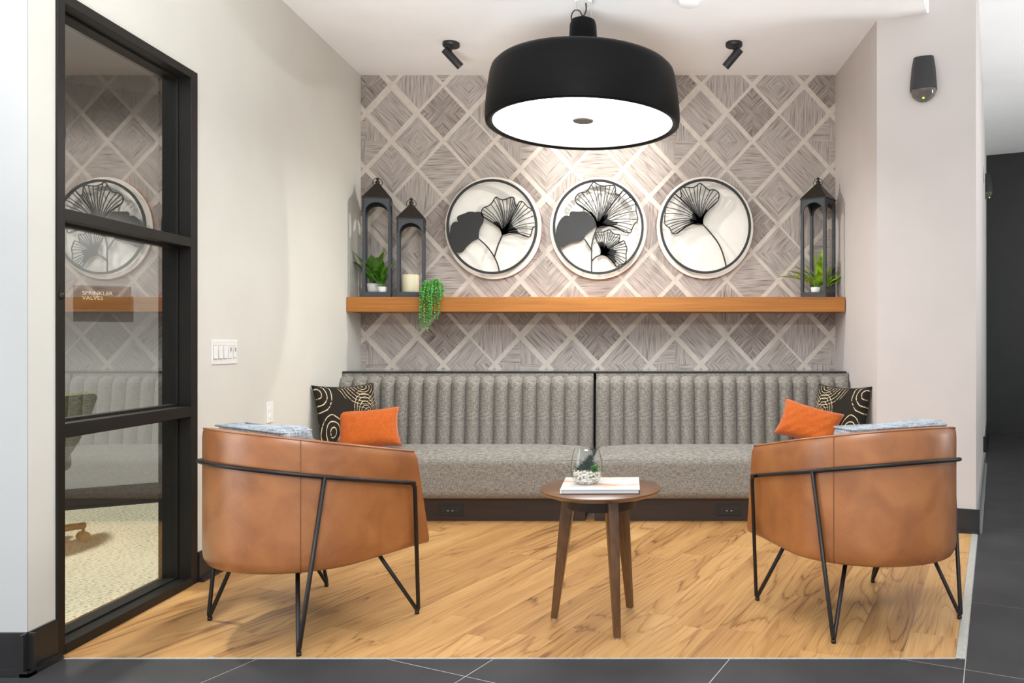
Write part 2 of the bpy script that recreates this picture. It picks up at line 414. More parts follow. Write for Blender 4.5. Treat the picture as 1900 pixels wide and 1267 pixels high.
def leather():
    m = bpy.data.materials.new('cognac_leather'); nt, lk = nodes_of(m); p = nt['Principled BSDF']
    tc = N(nt, 'ShaderNodeTexCoord')
    n1 = N(nt, 'ShaderNodeTexNoise'); n1.inputs['Scale'].default_value = 7; n1.inputs['Detail'].default_value = 6; n1.inputs['Distortion'].default_value = .6
    lk.new(tc.outputs['Object'], n1.inputs[0])
    rp = ramp(nt, [(.3, srgb(146, 86, 42)), (.5, srgb(164, 100, 51)), (.7, srgb(178, 114, 62))]); lk.new(n1.outputs[0], rp.inputs[0])
    n3 = N(nt, 'ShaderNodeTexNoise'); n3.inputs['Scale'].default_value = 60; n3.inputs['Detail'].default_value = 3; n3.inputs['Distortion'].default_value = 2.5
    lk.new(tc.outputs['Object'], n3.inputs[0])
    r3 = ramp(nt, [(.62, (0,0,0,1)), (.75, (1,1,1,1))]); lk.new(n3.outputs[0], r3.inputs[0])
    mx = N(nt, 'ShaderNodeMix', data_type='RGBA'); mx.inputs['B'].default_value = srgb(206, 150, 100)
    mm = N(nt, 'ShaderNodeMath', operation='MULTIPLY'); mm.inputs[1].default_value = .25; lk.new(r3.outputs[0], mm.inputs[0])
    lk.new(mm.outputs[0], mx.inputs['Factor']); lk.new(rp.outputs[0], mx.inputs['A']); lk.new(mx.outputs['Result'], p.inputs['Base Color'])
    p.inputs['Roughness'].default_value = .36; p.inputs['Specular IOR Level'].default_value = .75; p.inputs['Coat Weight'].default_value = .35; p.inputs['Coat Roughness'].default_value = .3
    n2 = N(nt, 'ShaderNodeTexNoise'); n2.inputs['Scale'].default_value = 500; n2.inputs['Detail'].default_value = 2; lk.new(tc.outputs['Object'], n2.inputs[0])
    b = N(nt, 'ShaderNodeBump'); b.inputs['Strength'].default_value = .12; b.inputs['Distance'].default_value = .0006
    lk.new(n2.outputs[0], b.inputs['Height']); lk.new(b.outputs[0], p.inputs['Normal'])
    return m
M['leather'] = leather()
M['stitch'] = basic('leather_seam', srgb(128, 76, 40), .5, nscale=60, namt=.05)

def veneer(name, dark, mid, light):
    """printed strand pattern: UV.x runs along the strands, metres"""
    m = bpy.data.materials.new(name); nt, lk = nodes_of(m); p = nt['Principled BSDF']
    p.inputs['Roughness'].default_value = .8; p.inputs['Specular IOR Level'].default_value = .2
    tc = N(nt, 'ShaderNodeTexCoord')
    def strand(sx, sy, det, dist):
        mp = N(nt, 'ShaderNodeMapping'); mp.inputs['Scale'].default_value = (sx, sy, 1); lk.new(tc.outputs['UV'], mp.inputs[0])
        n = N(nt, 'ShaderNodeTexNoise'); n.inputs['Scale'].default_value = 1; n.inputs['Detail'].default_value = det; n.inputs['Distortion'].default_value = dist
        lk.new(mp.outputs[0], n.inputs[0]); return n.outputs[0]
    a = strand(7, 190, 3, .15); b = strand(3, 60, 2, .1)
    mx = N(nt, 'ShaderNodeMath', operation='MULTIPLY_ADD'); mx.inputs[1].default_value = .7; lk.new(a, mx.inputs[0])
    m2 = N(nt, 'ShaderNodeMath', operation='MULTIPLY'); m2.inputs[1].default_value = .3; lk.new(b, m2.inputs[0]); lk.new(m2.outputs[0], mx.inputs[2])
    rp = ramp(nt, [(.34, dark), (.45, mid), (.60, light)]); lk.new(mx.outputs[0], rp.inputs[0]); lk.new(rp.outputs[0], p.inputs['Base Color'])
    return m
M['veneer'] = veneer('wallpaper_strands', srgb(112, 102, 97), srgb(172, 162, 155), srgb(198, 189, 182))
M['veneer_dark'] = veneer('wallpaper_strands_dark', srgb(98, 87, 82), srgb(150, 139, 132), srgb(182, 172, 165))
M['wp_cream'] = basic('wallpaper_lattice', srgb(214, 205, 194), .8, nscale=30, namt=.03, spec=.2)

def pattern_black():
    """black cushion cloth with printed pale dashed loops"""
    m = bpy.data.materials.new('black_loop_print'); nt, lk = nodes_of(m); p = nt['Principled BSDF']
    p.inputs['Roughness'].default_value = .9; p.inputs['Specular IOR Level'].default_value = .15
    tc = N(nt, 'ShaderNodeTexCoord')
    no = N(nt, 'ShaderNodeTexNoise'); no.inputs['Scale'].default_value = 5; lk.new(tc.outputs['UV'], no.inputs[0])
    acc = None
    for (cx, cy, sx, sy, k, rad) in ((.72, .46, 1.45, .8, 19, .34), (.74, .98, 1.0, 1.0, 19, .40), (.16, .24, 1.5, .85, 12, .26), (.02, .86, 1.2, .8, 12, .24)):
        mp = N(nt, 'ShaderNodeMapping'); mp.inputs['Location'].default_value = (-cx*sx, -cy*sy, 0); mp.inputs['Scale'].default_value = (sx, sy, 0)
        lk.new(tc.outputs['UV'], mp.inputs[0])
        ln = N(nt, 'ShaderNodeVectorMath', operation='LENGTH'); lk.new(mp.outputs[0], ln.inputs[0])
        wob = N(nt, 'ShaderNodeMath', operation='MULTIPLY_ADD'); wob.inputs[1].default_value = .05; lk.new(no.outputs[0], wob.inputs[0]); lk.new(ln.outputs['Value'], wob.inputs[2])
        mu = N(nt, 'ShaderNodeMath', operation='MULTIPLY'); mu.inputs[1].default_value = k; lk.new(wob.outputs[0], mu.inputs[0])
        fr = N(nt, 'ShaderNodeMath', operation='FRACT'); lk.new(mu.outputs[0], fr.inputs[0])
        lt = N(nt, 'ShaderNodeMath', operation='LESS_THAN'); lt.inputs[1].default_value = .17; lk.new(fr.outputs[0], lt.inputs[0])
        l2 = N(nt, 'ShaderNodeMath', operation='LESS_THAN'); l2.inputs[1].default_value = rad; lk.new(ln.outputs['Value'], l2.inputs[0])
        an = N(nt, 'ShaderNodeMath', operation='MULTIPLY'); lk.new(lt.outputs[0], an.inputs[0]); lk.new(l2.outputs[0], an.inputs[1])
        if acc is None: acc = an.outputs[0]
        else:
            mxx = N(nt, 'ShaderNodeMath', operation='MAXIMUM'); lk.new(acc, mxx.inputs[0]); lk.new(an.outputs[0], mxx.inputs[1]); acc = mxx.outputs[0]
    dn = N(nt, 'ShaderNodeTexNoise'); dn.inputs['Scale'].default_value = 34; lk.new(tc.outputs['UV'], dn.inputs[0])
    g = N(nt, 'ShaderNodeMath', operation='GREATER_THAN'); g.inputs[1].default_value = .40; lk.new(dn.outputs[0], g.inputs[0])
    fin = N(nt, 'ShaderNodeMath', operation='MULTIPLY'); lk.new(acc, fin.inputs[0]); lk.new(g.outputs[0], fin.inputs[1])
    mx = N(nt, 'ShaderNodeMix', data_type='RGBA'); mx.inputs['A'].default_value = srgb(44, 40, 35); mx.inputs['B'].default_value = srgb(218, 200, 164)
    lk.new(fin.outputs[0], mx.inputs['Factor']); lk.new(mx.outputs['Result'], p.inputs['Base Color'])
    return m
M['loops'] = pattern_black()
def cover_print():
    m = bpy.data.materials.new('book_cover_print'); nt, lk = nodes_of(m); p = nt['Principled BSDF']
    p.inputs['Roughness'].default_value = .25
    tc = N(nt, 'ShaderNodeTexCoord'); mp = N(nt, 'ShaderNodeMapping'); mp.inputs['Scale'].default_value = (5, 11, 1); lk.new(tc.outputs['Object'], mp.inputs[0])
    n = N(nt, 'ShaderNodeTexNoise'); n.inputs['Scale'].default_value = 1; n.inputs['Detail'].default_value = 3; lk.new(mp.outputs[0], n.inputs[0])
    rp = ramp(nt, [(.44, srgb(230, 230, 232)), (.54, srgb(232, 222, 214)), (.62, srgb(222, 188, 164)), (.72, srgb(196, 154, 132))]); lk.new(n.outputs[0], rp.inputs[0])
    lk.new(rp.outputs[0], p.inputs['Base Color']); return m
M['cover'] = cover_print()

# ------------------------------------------------------------------ key dimensions
XL, YB, CEIL, LOBBY = -2.14, 5.88, 3.195, 3.53
UX, UY = .4179, .9083            # corridor direction
C1 = (1.4926, 4.884)             # right alcove corner
C2 = (2.027, 4.668)              # corridor corner of that wall
def cor(t, off=0): return (C2[0] + UX*t + UY*off, C2[1] + UY*t - UX*off)   # along the corridor wall, off = out into the corridor
YF = 2.811                       # front edge of the wood floor

# ------------------------------------------------------------------ floor
bm = bmesh.new(); box(bm, -4.2, 9, -1.2, 11.5, -.12, -.0012); 
floor = struct(link('floor', bm, M['grout']))
VMAX = -.10
def uvxy(u, v): return (UX*u + UY*v, UY*u - UX*v)
def piece(name, poly, z0, z1, mat, uvf, bev=.0008):
    bm = bmesh.new(); uvl = bm.loops.layers.uv.new('UVMap')
    cx = sum(p[0] for p in poly)/len(poly); cy = sum(p[1] for p in poly)/len(poly)
    loc = [(p[0]-cx, p[1]-cy) for p in poly]
    inn = [(x*(1-bev*2/max(.02, math.hypot(x, y))), y*(1-bev*2/max(.02, math.hypot(x, y)))) for x, y in loc]
    n = len(loc)
    a = [bm.verts.new((x, y, z0)) for x, y in loc]; b = [bm.verts.new((x, y, z1-bev)) for x, y in loc]; c = [bm.verts.new((x, y, z1)) for x, y in inn]
    bm.faces.new(c)
    for i in range(n):
        j = (i+1) % n
        bm.faces.new([a[i], a[j], b[j], b[i]]); bm.faces.new([b[i], b[j], c[j], c[i]])
    for f in bm.faces:
        for l in f.loops: l[uvl].uv = uvf(l.vert.co.x+cx, l.vert.co.y+cy)
    o = link(name, bm, mat, floor); o.location = (cx, cy, 0); return o
# wood planks, parallel to the corridor
wood_region = [(0, 1, -YF-.008), (1, 0, -XL-.0), (-UY, UX, VMAX-.034), (0, -1, 5.12)]
PW, PL = .178, 1.22
k = 0
v = VMAX - .034
row = 0
while v > -4.3:
    off = random.uniform(0, PL)
    u = 1.2 - off
    while u < 5.6:
        g = .0006
        quad = [uvxy(u+g, v-PW+g), uvxy(u+g, v-g), uvxy(u+PL-g, v-g), uvxy(u+PL-g, v-PW+g)][::-1]
        pl = clip(quad, wood_region)
        if len(pl) >= 3:
            ar = abs(sum(pl[i][0]*pl[(i+1)%len(pl)][1]-pl[(i+1)%len(pl)][0]*pl[i][1] for i in range(len(pl))))/2
            if ar > .0008:
                ro = (random.uniform(0, 40), random.uniform(0, 40))
                # drop duplicates
                q = [p for i, p in enumerate(pl) if math.dist(p, pl[i-1]) > 1e-4]
                if len(q) >= 3:
                    s = sum(q[i][0]*q[(i+1)%len(q)][1]-q[(i+1)%len(q)][0]*q[i][1] for i in range(len(q)))
                    if s < 0: q = q[::-1]
                    piece('plank', q, -.0011, 0, M['plank'], lambda x, y, ro=ro: (UX*x+UY*y+ro[0], UY*x-UX*y+ro[1]), .0005)
        u += PL
    v -= PW; row += 1
# charcoal tiles on the same grid
TS, TU0 = .783, 2.949
def tiles(region, vr, ur):
    for iv in vr:
        for iu in ur:
            g = .0017
            v0, u0 = VMAX + TS*iv, TU0 + TS*iu
            quad = [uvxy(u0+g, v0+g), uvxy(u0+g, v0+TS-g), uvxy(u0+TS-g, v0+TS-g), uvxy(u0+TS-g, v0+g)][::-1]
            q = clip(quad, region); q = [p for i, p in enumerate(q) if math.dist(p, q[i-1]) > 1e-4]
            if len(q) < 3: continue
            s = sum(q[i][0]*q[(i+1)%len(q)][1]-q[(i+1)%len(q)][0]*q[i][1] for i in range(len(q)))
            if abs(s) < .002: continue
            if s < 0: q = q[::-1]
            piece('tile', q, -.0011, 0, M['tile'], lambda x, y: (x, y), .001)
tiles([(0, -1, YF-.002), (1, 0, 3.9), (0, 1, -1.4)], range(-5, 0), range(-6, 3))
tiles([(0, 1, -1.4), (-1, 0, 8)], range(0, 5), range(-5, 10))
bm = bmesh.new(); box(bm, XL+.05, 1.16, YF, YF+.007, -.006, .0012)
struct(link('trim_1', bm, M['strip']))
bm = bmesh.new()
a, b, c, d = uvxy(2.995, VMAX-.033), uvxy(2.995, VMAX-.002), uvxy(8.6, VMAX-.002), uvxy(8.6, VMAX-.033)
pl = clip([a, b, c, d], [(0, 1, -YF)]); prism(bm, pl[::-1], -.006, .002)
bmesh.ops.recalc_face_normals(bm, faces=bm.faces)
struct(link('trim_2', bm, M['strip']))

# ------------------------------------------------------------------ walls and ceilings
bm = bmesh.new(); box(bm, XL-.15, 1.75, YB, YB+.12, 0, CEIL+.2); wall_back = struct(link('wall_back', bm, M['wp_cream']))
OY0, OY1, OZ = 2.815, 3.705, 2.447
bm = bmesh.new(); x0 = XL-.15
box(bm, x0, XL, 2.69, OY0, 0, 3.5); box(bm, x0, XL, OY0, OY1, OZ, 3.5); box(bm, x0, XL, OY1, YB, 0, 3.5)
struct(link('wall_left', bm, M['wall']))
bm = bmesh.new(); box(bm, -4.2, x0, 2.69, 2.84, 0, 3.5); box(bm, x0, XL, 2.685, 2.69, 0, 3.5)
struct(link('wall_front', bm, M['wall_white']))
bm = bmesh.new(); pr = [(1.48, YB+.05), C1, C2, cor(2.9), (cor(2.9)[0]-.9, cor(2.9)[1]+.42), (1.7, 6.4)]
prism(bm, pr[::-1], 0, LOBBY); bmesh.ops.recalc_face_normals(bm, faces=bm.faces)
struct(link('wall_right', bm, M['wall_pink']))
bm = bmesh.new(); prism(bm, [cor(3.85), cor(6.6), (cor(6.6)[0]-.9, cor(6.6)[1]+.42), (cor(3.85)[0]-.9, cor(3.85)[1]+.42)], 0, LOBBY)
prism(bm, [cor(2.9), cor(3.85), (cor(3.85)[0]-.14, cor(3.85)[1]+.06), (cor(2.9)[0]-.14, cor(2.9)[1]+.06)], 2.85, LOBBY)
bmesh.ops.recalc_face_normals(bm, faces=bm.faces); struct(link('wall_corridor', bm, M['wall']))
fa = (4.58, 9.67)
bm = bmesh.new(); prism(bm, [(fa[0]-UY*2, fa[1]+UX*2), (fa[0]+UY*4, fa[1]-UX*4), (fa[0]+UY*4+.05, fa[1]-UX*4+.11), (fa[0]-UY*2+.05, fa[1]+UX*2+.11)], 0, LOBBY)
bmesh.ops.recalc_face_normals(bm, faces=bm.faces); struct(link('wall_far', bm, M['black_wall']))
# alcove ceiling, dropped below the lobby's, its right edge along the corridor
E = (1.764, 4.768); kk = (E[1]-YF)/UY
bm = bmesh.new(); prism(bm, [(XL-.1, YF), (E[0]-UX*kk, YF), E, C1, (1.48+.1, YB+.05), (XL-.1, YB+.05)], CEIL, LOBBY+.05)
prism(bm, [E, (E[0]+.1, E[1]+.0), (C1[0]+.2, C1[1]+.2), C1], CEIL, LOBBY+.05)
bmesh.ops.recalc_face_normals(bm, faces=bm.faces); struct(link('ceiling', bm, M['ceiling']))
bm = bmesh.new(); box(bm, -4.2, 9, -2.6, 11.5, LOBBY, LOBBY+.1); struct(link('ceiling', bm, M['ceiling']))

# printed wallpaper: lattice of strand-filled lozenges
PXM = YB/1430.0
def wp(i, j): return ((822.5+47.8*i-1190)*PXM, 1.15+(637-(158.5+51.7*j))*PXM)
KIND = {(3,0):'X',(5,0):'V',(1,0):'C',(4,1):'D',(0,1):'X',(2,1):'V',(3,2):'B',(5,2):'C',(1,2):'L',(4,3):'W',(0,3):'H',(2,3):'D'}
BW = {(4,0):13,(5,1):8,(0,0):6,(1,1):3.5,(3,1):9,(4,2):8,(0,2):6,(5,3):9,(1,3):8,(5,3):6,(3,3):9,(2,0):9,(2,2):8}     # '\' strip widths by node
FW = {(4,0):12,(0,0):5.5,(5,1):9,(1,1):8,(2,0):9,(4,2):8,(0,2):6,(1,3):8,(2,2):7,(5,3):6,(3,1):8,(3,3):8}            # '/' strip widths by node
bm = bmesh.new(); uvl = bm.loops.layers.uv.new('UVMap')
rect = [(1, 0, -XL+.0), (-1, 0, 1.479), (0, 1, -.80), (0, -1, CEIL)]
def inter(p, d, q, e):
    den = d[0]*e[1]-d[1]*e[0]; t = ((q[0]-p[0])*e[1]-(q[1]-p[1])*e[0])/den
    return (p[0]+d[0]*t, p[1]+d[1]*t)
def add_face(poly, direc, mi):
    off = (random.uniform(0, 30), random.uniform(0, 30)); poly = clip(poly, rect)
    if len(poly) < 3: return
    vs = [bm.verts.new((x, YB-.0012, z)) for x, z in poly]
    f = bm.faces.new(vs); f.material_index = mi
    dx, dz = direc; n = math.hypot(dx, dz); dx /= n; dz /= n
    for l in f.loops:
        x, z = l.vert.co.x, l.vert.co.z; l[uvl].uv = (x*dx+z*dz+off[0], -x*dz+z*dx+off[1])
for i in range(-5, 18):
    for j in range(-2, 14):
        if (i+j) % 2 == 0: continue
        Lp, Tp, Rp, Bp = wp(i-1, j), wp(i, j-1), wp(i+1, j), wp(i, j+1)
        cx, cz = wp(i, j)
        wTR = BW.get((i % 6, (j-1) % 4), 8); wLB = BW.get(((i-1) % 6, j % 4), 8)
        wTL = FW.get((i % 6, (j-1) % 4), 8); wRB = FW.get(((i+1) % 6, j % 4), 8)
        def off(p, q, wd):
            d = (q[0]-p[0], q[1]-p[1]); n = math.hypot(*d); nr = (-d[1]/n, d[0]/n)
            if (cx-p[0])*nr[0]+(cz-p[1])*nr[1] < 0: nr = (-nr[0], -nr[1])
            h = wd*PXM*.5
            return (p[0]+nr[0]*h, p[1]+nr[1]*h), d
        eTR, eLB, eTL, eRB = off(Tp, Rp, wTR), off(Lp, Bp, wLB), off(Tp, Lp, wTL), off(Rp, Bp, wRB)
        T = inter(*eTR, *eTL); Rr = inter(*eTR, *eRB); B = inter(*eRB, *eLB); L = inter(*eLB, *eTL)
        c = ((L[0]+Rr[0])/2, (T[1]+B[1])/2)
        dn = (L[0]-T[0], L[1]-T[1]); up = dn            # '/' direction
        dd = (Rr[0]-T[0], Rr[1]-T[1])                   # '\' direction
        kd = KIND[(i % 6, j % 4)]
        mt = 1 if kd == 'X' else 0
        quad = [L, B, Rr, T]
        if kd == 'V': add_face(quad, (.04, 1), 0)
        elif kd == 'H': add_face(quad, (1, .03), 0)
        elif kd == 'D': add_face(quad, (dd[0], dd[1]*.93), 0)
        elif kd == 'W': add_face([L, B, T], dd, 0); add_face([B, Rr, T], up, 0)
        elif kd == 'L': add_face([L, Rr, T], up, 0); add_face([L, B, Rr], dd, 0)
        elif kd == 'C':
            add_face([T, L, c], up, 0); add_face([L, B, c], dd, 0); add_face([B, Rr, c], up, 0); add_face([Rr, T, c], dd, 0)
        elif kd == 'X':
            add_face([T, L, c], dd, 1); add_face([L, B, c], up, 1); add_face([B, Rr, c], dd, 1); add_face([Rr, T, c], up, 1)
        elif kd == 'B':
            add_face([T, L, c], (1, 0), 0); add_face([L, B, c], (0, 1), 0); add_face([B, Rr, c], (1, 0), 0); add_face([Rr, T, c], (0, 1), 0)
bmesh.ops.recalc_face_normals(bm, faces=bm.faces)
for f in bm.faces:
    if f.normal.y > 0: f.normal_flip()
link('wallpaper_print', bm, [M['veneer'], M['veneer_dark']], wall_back)

# baseboards: flat board with a shoe moulding
def baseboard(name, p, q, out, h=.14, mat=None):
    """from p to q, 'out' = unit vector into the room"""
    bm = bmesh.new()
    def sl(t0, t1, z0, z1):
        prism(bm, [(p[0]+out[0]*t0, p[1]+out[1]*t0), (q[0]+out[0]*t0, q[1]+out[1]*t0), (q[0]+out[0]*t1, q[1]+out[1]*t1), (p[0]+out[0]*t1, p[1]+out[1]*t1)], z0, z1)
    sl(0, .014, 0, h); sl(.014, .034, 0, .012); sl(.014, .028, .012, .02); sl(0, .010, h, h+.004)
    bmesh.ops.recalc_face_normals(bm, faces=bm.faces)
    return struct(link(name, bm, mat or M['baseboard']))
baseboard('baseboard_left', (XL, OY1+.005), (XL, 5.04), (1, 0))
baseboard('baseboard_left', (XL, 2.651), (XL, OY0-.005), (1, 0))
baseboard('baseboard_front', (-4.2, 2.685), (XL+.034, 2.685), (0, -1))
dv = Vector((C2[0]-C1[0], C2[1]-C1[1])).normalized(); ov = (dv.y, -dv.x)
baseboard('baseboard_right', C1, (C2[0]+dv.x*.02, C2[1]+dv.y*.02), ov)
baseboard('baseboard_right', (1.484, 5.02), C1, (-1, 0))
baseboard('baseboard_corridor', cor(0.02), cor(2.9), (UY, -UX), .11, M['chrome'])
baseboard('baseboard_corridor', cor(3.84), cor(5.6), (UY, -UX), .16)
baseboard('baseboard_corridor', (cor(3.85)[0]-.4, cor(3.85)[1]+.184), cor(3.85, .014), (-UX, -UY), .16)
baseboard('baseboard_far', (fa[0]-UY*.9, fa[1]+UX*.9), (fa[0]+UY*3, fa[1]-UX*3), (-UX, -UY), .13)

# room behind the glass
bm = bmesh.new(); box(bm, -5.1, XL-.15, 2.84, 7.0, -.02, .004); struct(link('floor', bm, M['carpet']))
bm = bmesh.new(); prism(bm, [(-5.1, 4.65), (XL-.14, 6.29), (XL-.14, 6.39), (-5.1, 4.75)], 0, 2.95)
box(bm, -5.2, -5.1, 2.84, 4.8, 0, 2.95); bmesh.ops.recalc_face_normals(bm, faces=bm.faces)
struct(link('wall_valve_room', bm, M['dim_wall']))
bm = bmesh.new(); box(bm, -5.2, XL-.15, 2.8, 6.4, 2.95, 3.0); struct(link('ceiling', bm, M['dim_wall']))
bm = bmesh.new(); box(bm, -5.1, x0, 2.84, 2.845, 0, 2.95); box(bm, x0-.005, x0, OY1, 6.3, 0, 2.95); struct(link('wall_valve_room', bm, M['dim_wall']))
wd = Vector((2.82, 1.64)).normalized()
baseboard('baseboard_valve_room', (-5.1, 4.65), (XL-.16, 6.28), (wd.y, -wd.x))

# ------------------------------------------------------------------ glazed storefront in the left wall
win = struct(empty('window_1', (XL, OY0, 0)))
def wbox(name, x0, x1, y0, y1, z0, z1, mat=M['frame'], bev=.002):
    bm = bmesh.new(); box(bm, x0, x1, y0-OY0, y1-OY0, z0, z1, 0, bev); return link(name, bm, mat, win)
GX = -.062                        # glass plane, back from the wall face
FY0, FY1, FZ0, FZ1 = OY0+.038, OY1-.053, .038, OZ-.039
for nm, y0, y1 in (('jamb', OY0, FY0), ('jamb', FY1, OY1)):
    wbox(nm, -.15, .008, y0, y1, 0, OZ)
wbox('header', -.15, .008, FY0, FY1, FZ1, OZ)
wbox('sill', -.15, .010, FY0, FY1, 0, FZ0)
for z0, z1 in ((1.606, 1.650), (.802, .852)):
    r = wbox('rail', GX-.045, .006, FY0, FY1, z0, z1)
    bm = bmesh.new(); box(bm, GX-.03, GX+.012, FY0-OY0, FY1-OY0, z0-.012, z1+.012, 0, .001); link('glazing_bead', bm, M['frame'], r)
wbox('stop', GX-.03, GX+.010, FY1-.010, FY1, FZ0, FZ1)
wbox('stop', GX-.03, GX+.010, FY0, FY1-.010, FZ1-.010, FZ1)
wbox('stop', GX-.03, GX+.010, FY0, FY1-.010, FZ0, FZ0+.008)
for z0, z1 in ((FZ0, .802), (.852, 1.606), (1.650, FZ1)):
    bm = bmesh.new(); box(bm, GX-.006, GX, FY0-OY0, FY1-OY0, z0, z1)
    for f in bm.faces: f.material_index = 0 if f.normal.x > .5 or f.calc_center_median().x > GX-1e-5 else 1
    link('pane', bm, [M['glass'], M['glass_edge']], win)
bm = bmesh.new(); lathe(bm, [(0, .008), (.009, .008), (.012, .004), (.012, 0)], 16)
for v_ in bm.verts: v_.co = Vector((.008+v_.co.z, .018+v_.co.x, 1.325+v_.co.y*1.15))
lo = link('lock', bm, M['roofmetal'], win, True); lo['label'] = 'round dark lock in the near jamb'

# ------------------------------------------------------------------ sign, office chair behind the glass
def text_mesh(body, size, mat, name, parent, loc, rot, sp=1.0, ext=.0006):
    cu = bpy.data.curves.new(name, 'FONT'); cu.body = body; cu.size = size; cu.extrude = ext; cu.space_line = .95
    to = bpy.data.objects.new(name, cu); COL.objects.link(to)
    dg = bpy.context.evaluated_depsgraph_get(); me = bpy.data.meshes.new_from_object(to.evaluated_get(dg))
    bpy.data.objects.remove(to); bpy.data.curves.remove(cu)
    me.materials.clear(); me.materials.append(mat)
    o = bpy.data.objects.new(name, me); COL.objects.link(o); o.parent = parent; o.location = loc; o.rotation_euler = rot
    return o
sx_, sy_ = -3.764, 5.385; ang = math.atan2(wd.y, wd.x)
sg = empty('valve_sign', (sx_+.004, sy_-.006, 1.15+(637-574)/1430*5.40), ang)
tag(sg, 'small brown plaque lettered SPRINKLER VALVES on the wall behind the glass', 'sign')
bm = bmesh.new(); box(bm, -.165, .165, -.012, 0, 0, .162, 0, .002); link('plate', bm, M['sign'], sg)
text_mesh('SPRINKLER\nVALVES', .036, M['signtext'], 'lettering', sg, (-.115, -.0135, .098), (R(90), 0, 0))

oc = empty('office_chair', (-3.43, 4.16, .004), R(20))
tag(oc, 'olive tub office chair on brassy casters, in the room behind the glass', 'chair')
def tub(bm):
    n = 28; rows = []
    prof = [(.20, .40), (.27, .50), (.33, .65), (.385, .80), (.405, .868), (.39, .88), (.365, .866), (.33, .76), (.28, .62), (.24, .52)]
    for r_, z_ in prof:
        rows.append([bm.verts.new((r_*math.cos(a_), r_*math.sin(a_)*.95, z_ - (.12*max(0, math.sin(a_)) if z_ > .6 else 0))) for a_ in [R(-210)+R(240)*k_/n for k_ in range(n+1)]])
    for a_, b_ in zip(rows, rows[1:]):
        for k_ in range(n): bm.faces.new([a_[k_], a_[k_+1], b_[k_+1], b_[k_]])
    for k_ in (0, n):
        bm.faces.new([r_[k_] for r_ in rows])
    bmesh.ops.recalc_face_normals(bm, faces=bm.faces)
bm = bmesh.new(); tub(bm); link('backrest', bm, M['olive'], oc, True, 50)
bm = bmesh.new(); rbox(bm, 0, .03, .47, .46, .46, .12, .04); link('seat', bm, M['olive'], oc, True)
bm = bmesh.new(); lathe(bm, [(0, .42), (.14, .42), (.14, .40), (.03, .38), (.03, .12), (.05, .11), (.05, .08), (0, .08)], 20); link('column', bm, M['black'], oc, True, 40)
for k_ in range(5):
    a_ = R(-36 + 72*k_); bm = bmesh.new()
    tube(bm, [(0, 0, .10), (.16*math.cos(a_), .16*math.sin(a_), .098), (.37*math.cos(a_), .37*math.sin(a_), .092)], [.026, .024, .018], 8)
    arm = link('base_arm', bm, M['gold'], oc, True, 50)
    bm = bmesh.new(); px_, py_ = .36*math.cos(a_), .36*math.sin(a_)
    tube(bm, [(px_, py_, .092), (px_, py_, .05)], .009, 8)
    for s_ in (-1, 1):
        ox, oy = -math.sin(a_)*.017*s_, math.cos(a_)*.017*s_
        tube(bm, [(px_+ox-math.sin(a_)*.008, py_+oy+math.cos(a_)*.008, .03), (px_+ox+math.sin(a_)*.008, py_+oy-math.cos(a_)*.008, .03)], .0295, 14)
    link('caster', bm, M['gold'], arm, True, 40)

# ------------------------------------------------------------------ ledge, shelf
bm = bmesh.new(); box(bm, XL+.006, 1.466, 5.505, YB-.003, .9385, .952, 0, .003); 
tag(link('back_ledge', bm, M['ledge']), 'long dark glossy ledge capping the back of the grey banquette', 'ledge')
bm = bmesh.new(); box(bm, XL+.004, 1.476, 5.587, YB-.003, 1.379, 1.486, 0, .002)
tag(link('wall_shelf', bm, M['shelf']), 'long thick amber wood shelf running wall to wall below the round art', 'shelf')

# ------------------------------------------------------------------ banquette: two sections
def sofa_channel(wd_, hgt):
    """one padded channel; local x across, y back, z up"""
    bm = bmesh.new(); nx, nz = 8, 16; rows = []
    for a_ in range(nz+1):
        s_ = a_/nz; row_ = []
        for b_ in range(nx+1):
            t_ = -1 + 2*b_/nx
            bulge = .042*(1-abs(t_)**2.4)
            zz = s_*hgt; top = 0
            if s_ > .86:
                q_ = (s_-.86)/.14; top = 1-math.sqrt(max(0, 1-q_*q_))
            yy = .050*s_ - bulge*(1-.8*top) + top*.075
            zz -= .012*(abs(t_)**3)*(1 if s_ > .9 else 0)
            row_.append(bm.verts.new((t_*wd_/2, yy, zz)))
        rows.append(row_)
    for a_ in range(nz):
        for b_ in range(nx): bm.faces.new([rows[a_][b_], rows[a_][b_+1], rows[a_+1][b_+1], rows[a_+1][b_]])
    # sides/back
    back = [[bm.verts.new((sg_*wd_/2, .10, z_)) for z_ in (0, hgt)] for sg_ in (-1, 1)]
    bm.faces.new([r_[0] for r_ in rows]+[back[0][1], back[0][0]]); bm.faces.new([r_[-1] for r_ in rows][::-1]+[back[1][0], back[1][1]])
    bm.faces.new([back[0][1]]+[v_ for v_ in rows[-1]]+[back[1][1]])
    bmesh.ops.recalc_face_normals(bm, faces=bm.faces)
    return bm
chan_mesh = None
def outlet(parent, x, z, y):
    bm = bmesh.new(); box(bm, x-.082, x+.082, y-.006, y, z-.037, z+.037, 0, .002); pl_ = link('power_outlet', bm, M['black'], parent)
    bm = bmesh.new(); box(bm, x-.060, x+.060, y-.0085, y-.0055, z-.020, z+.020, 0, .001)
    for k_ in range(4):
        xx = x-.045+.03*k_; box(bm, xx-.011, xx+.011, y-.011, y-.008, z-.012, z+.012, 0, .001)
    link('socket', bm, M['baseboard'], pl_)
    bm = bmesh.new()
    for k_ in (1, 2):
        xx = x-.045+.03*k_; box(bm, xx-.006, xx+.006, y-.0118, y-.0105, z-.006, z+.0, 0)
    link('socket_slot', bm, M['switchgap'], pl_)
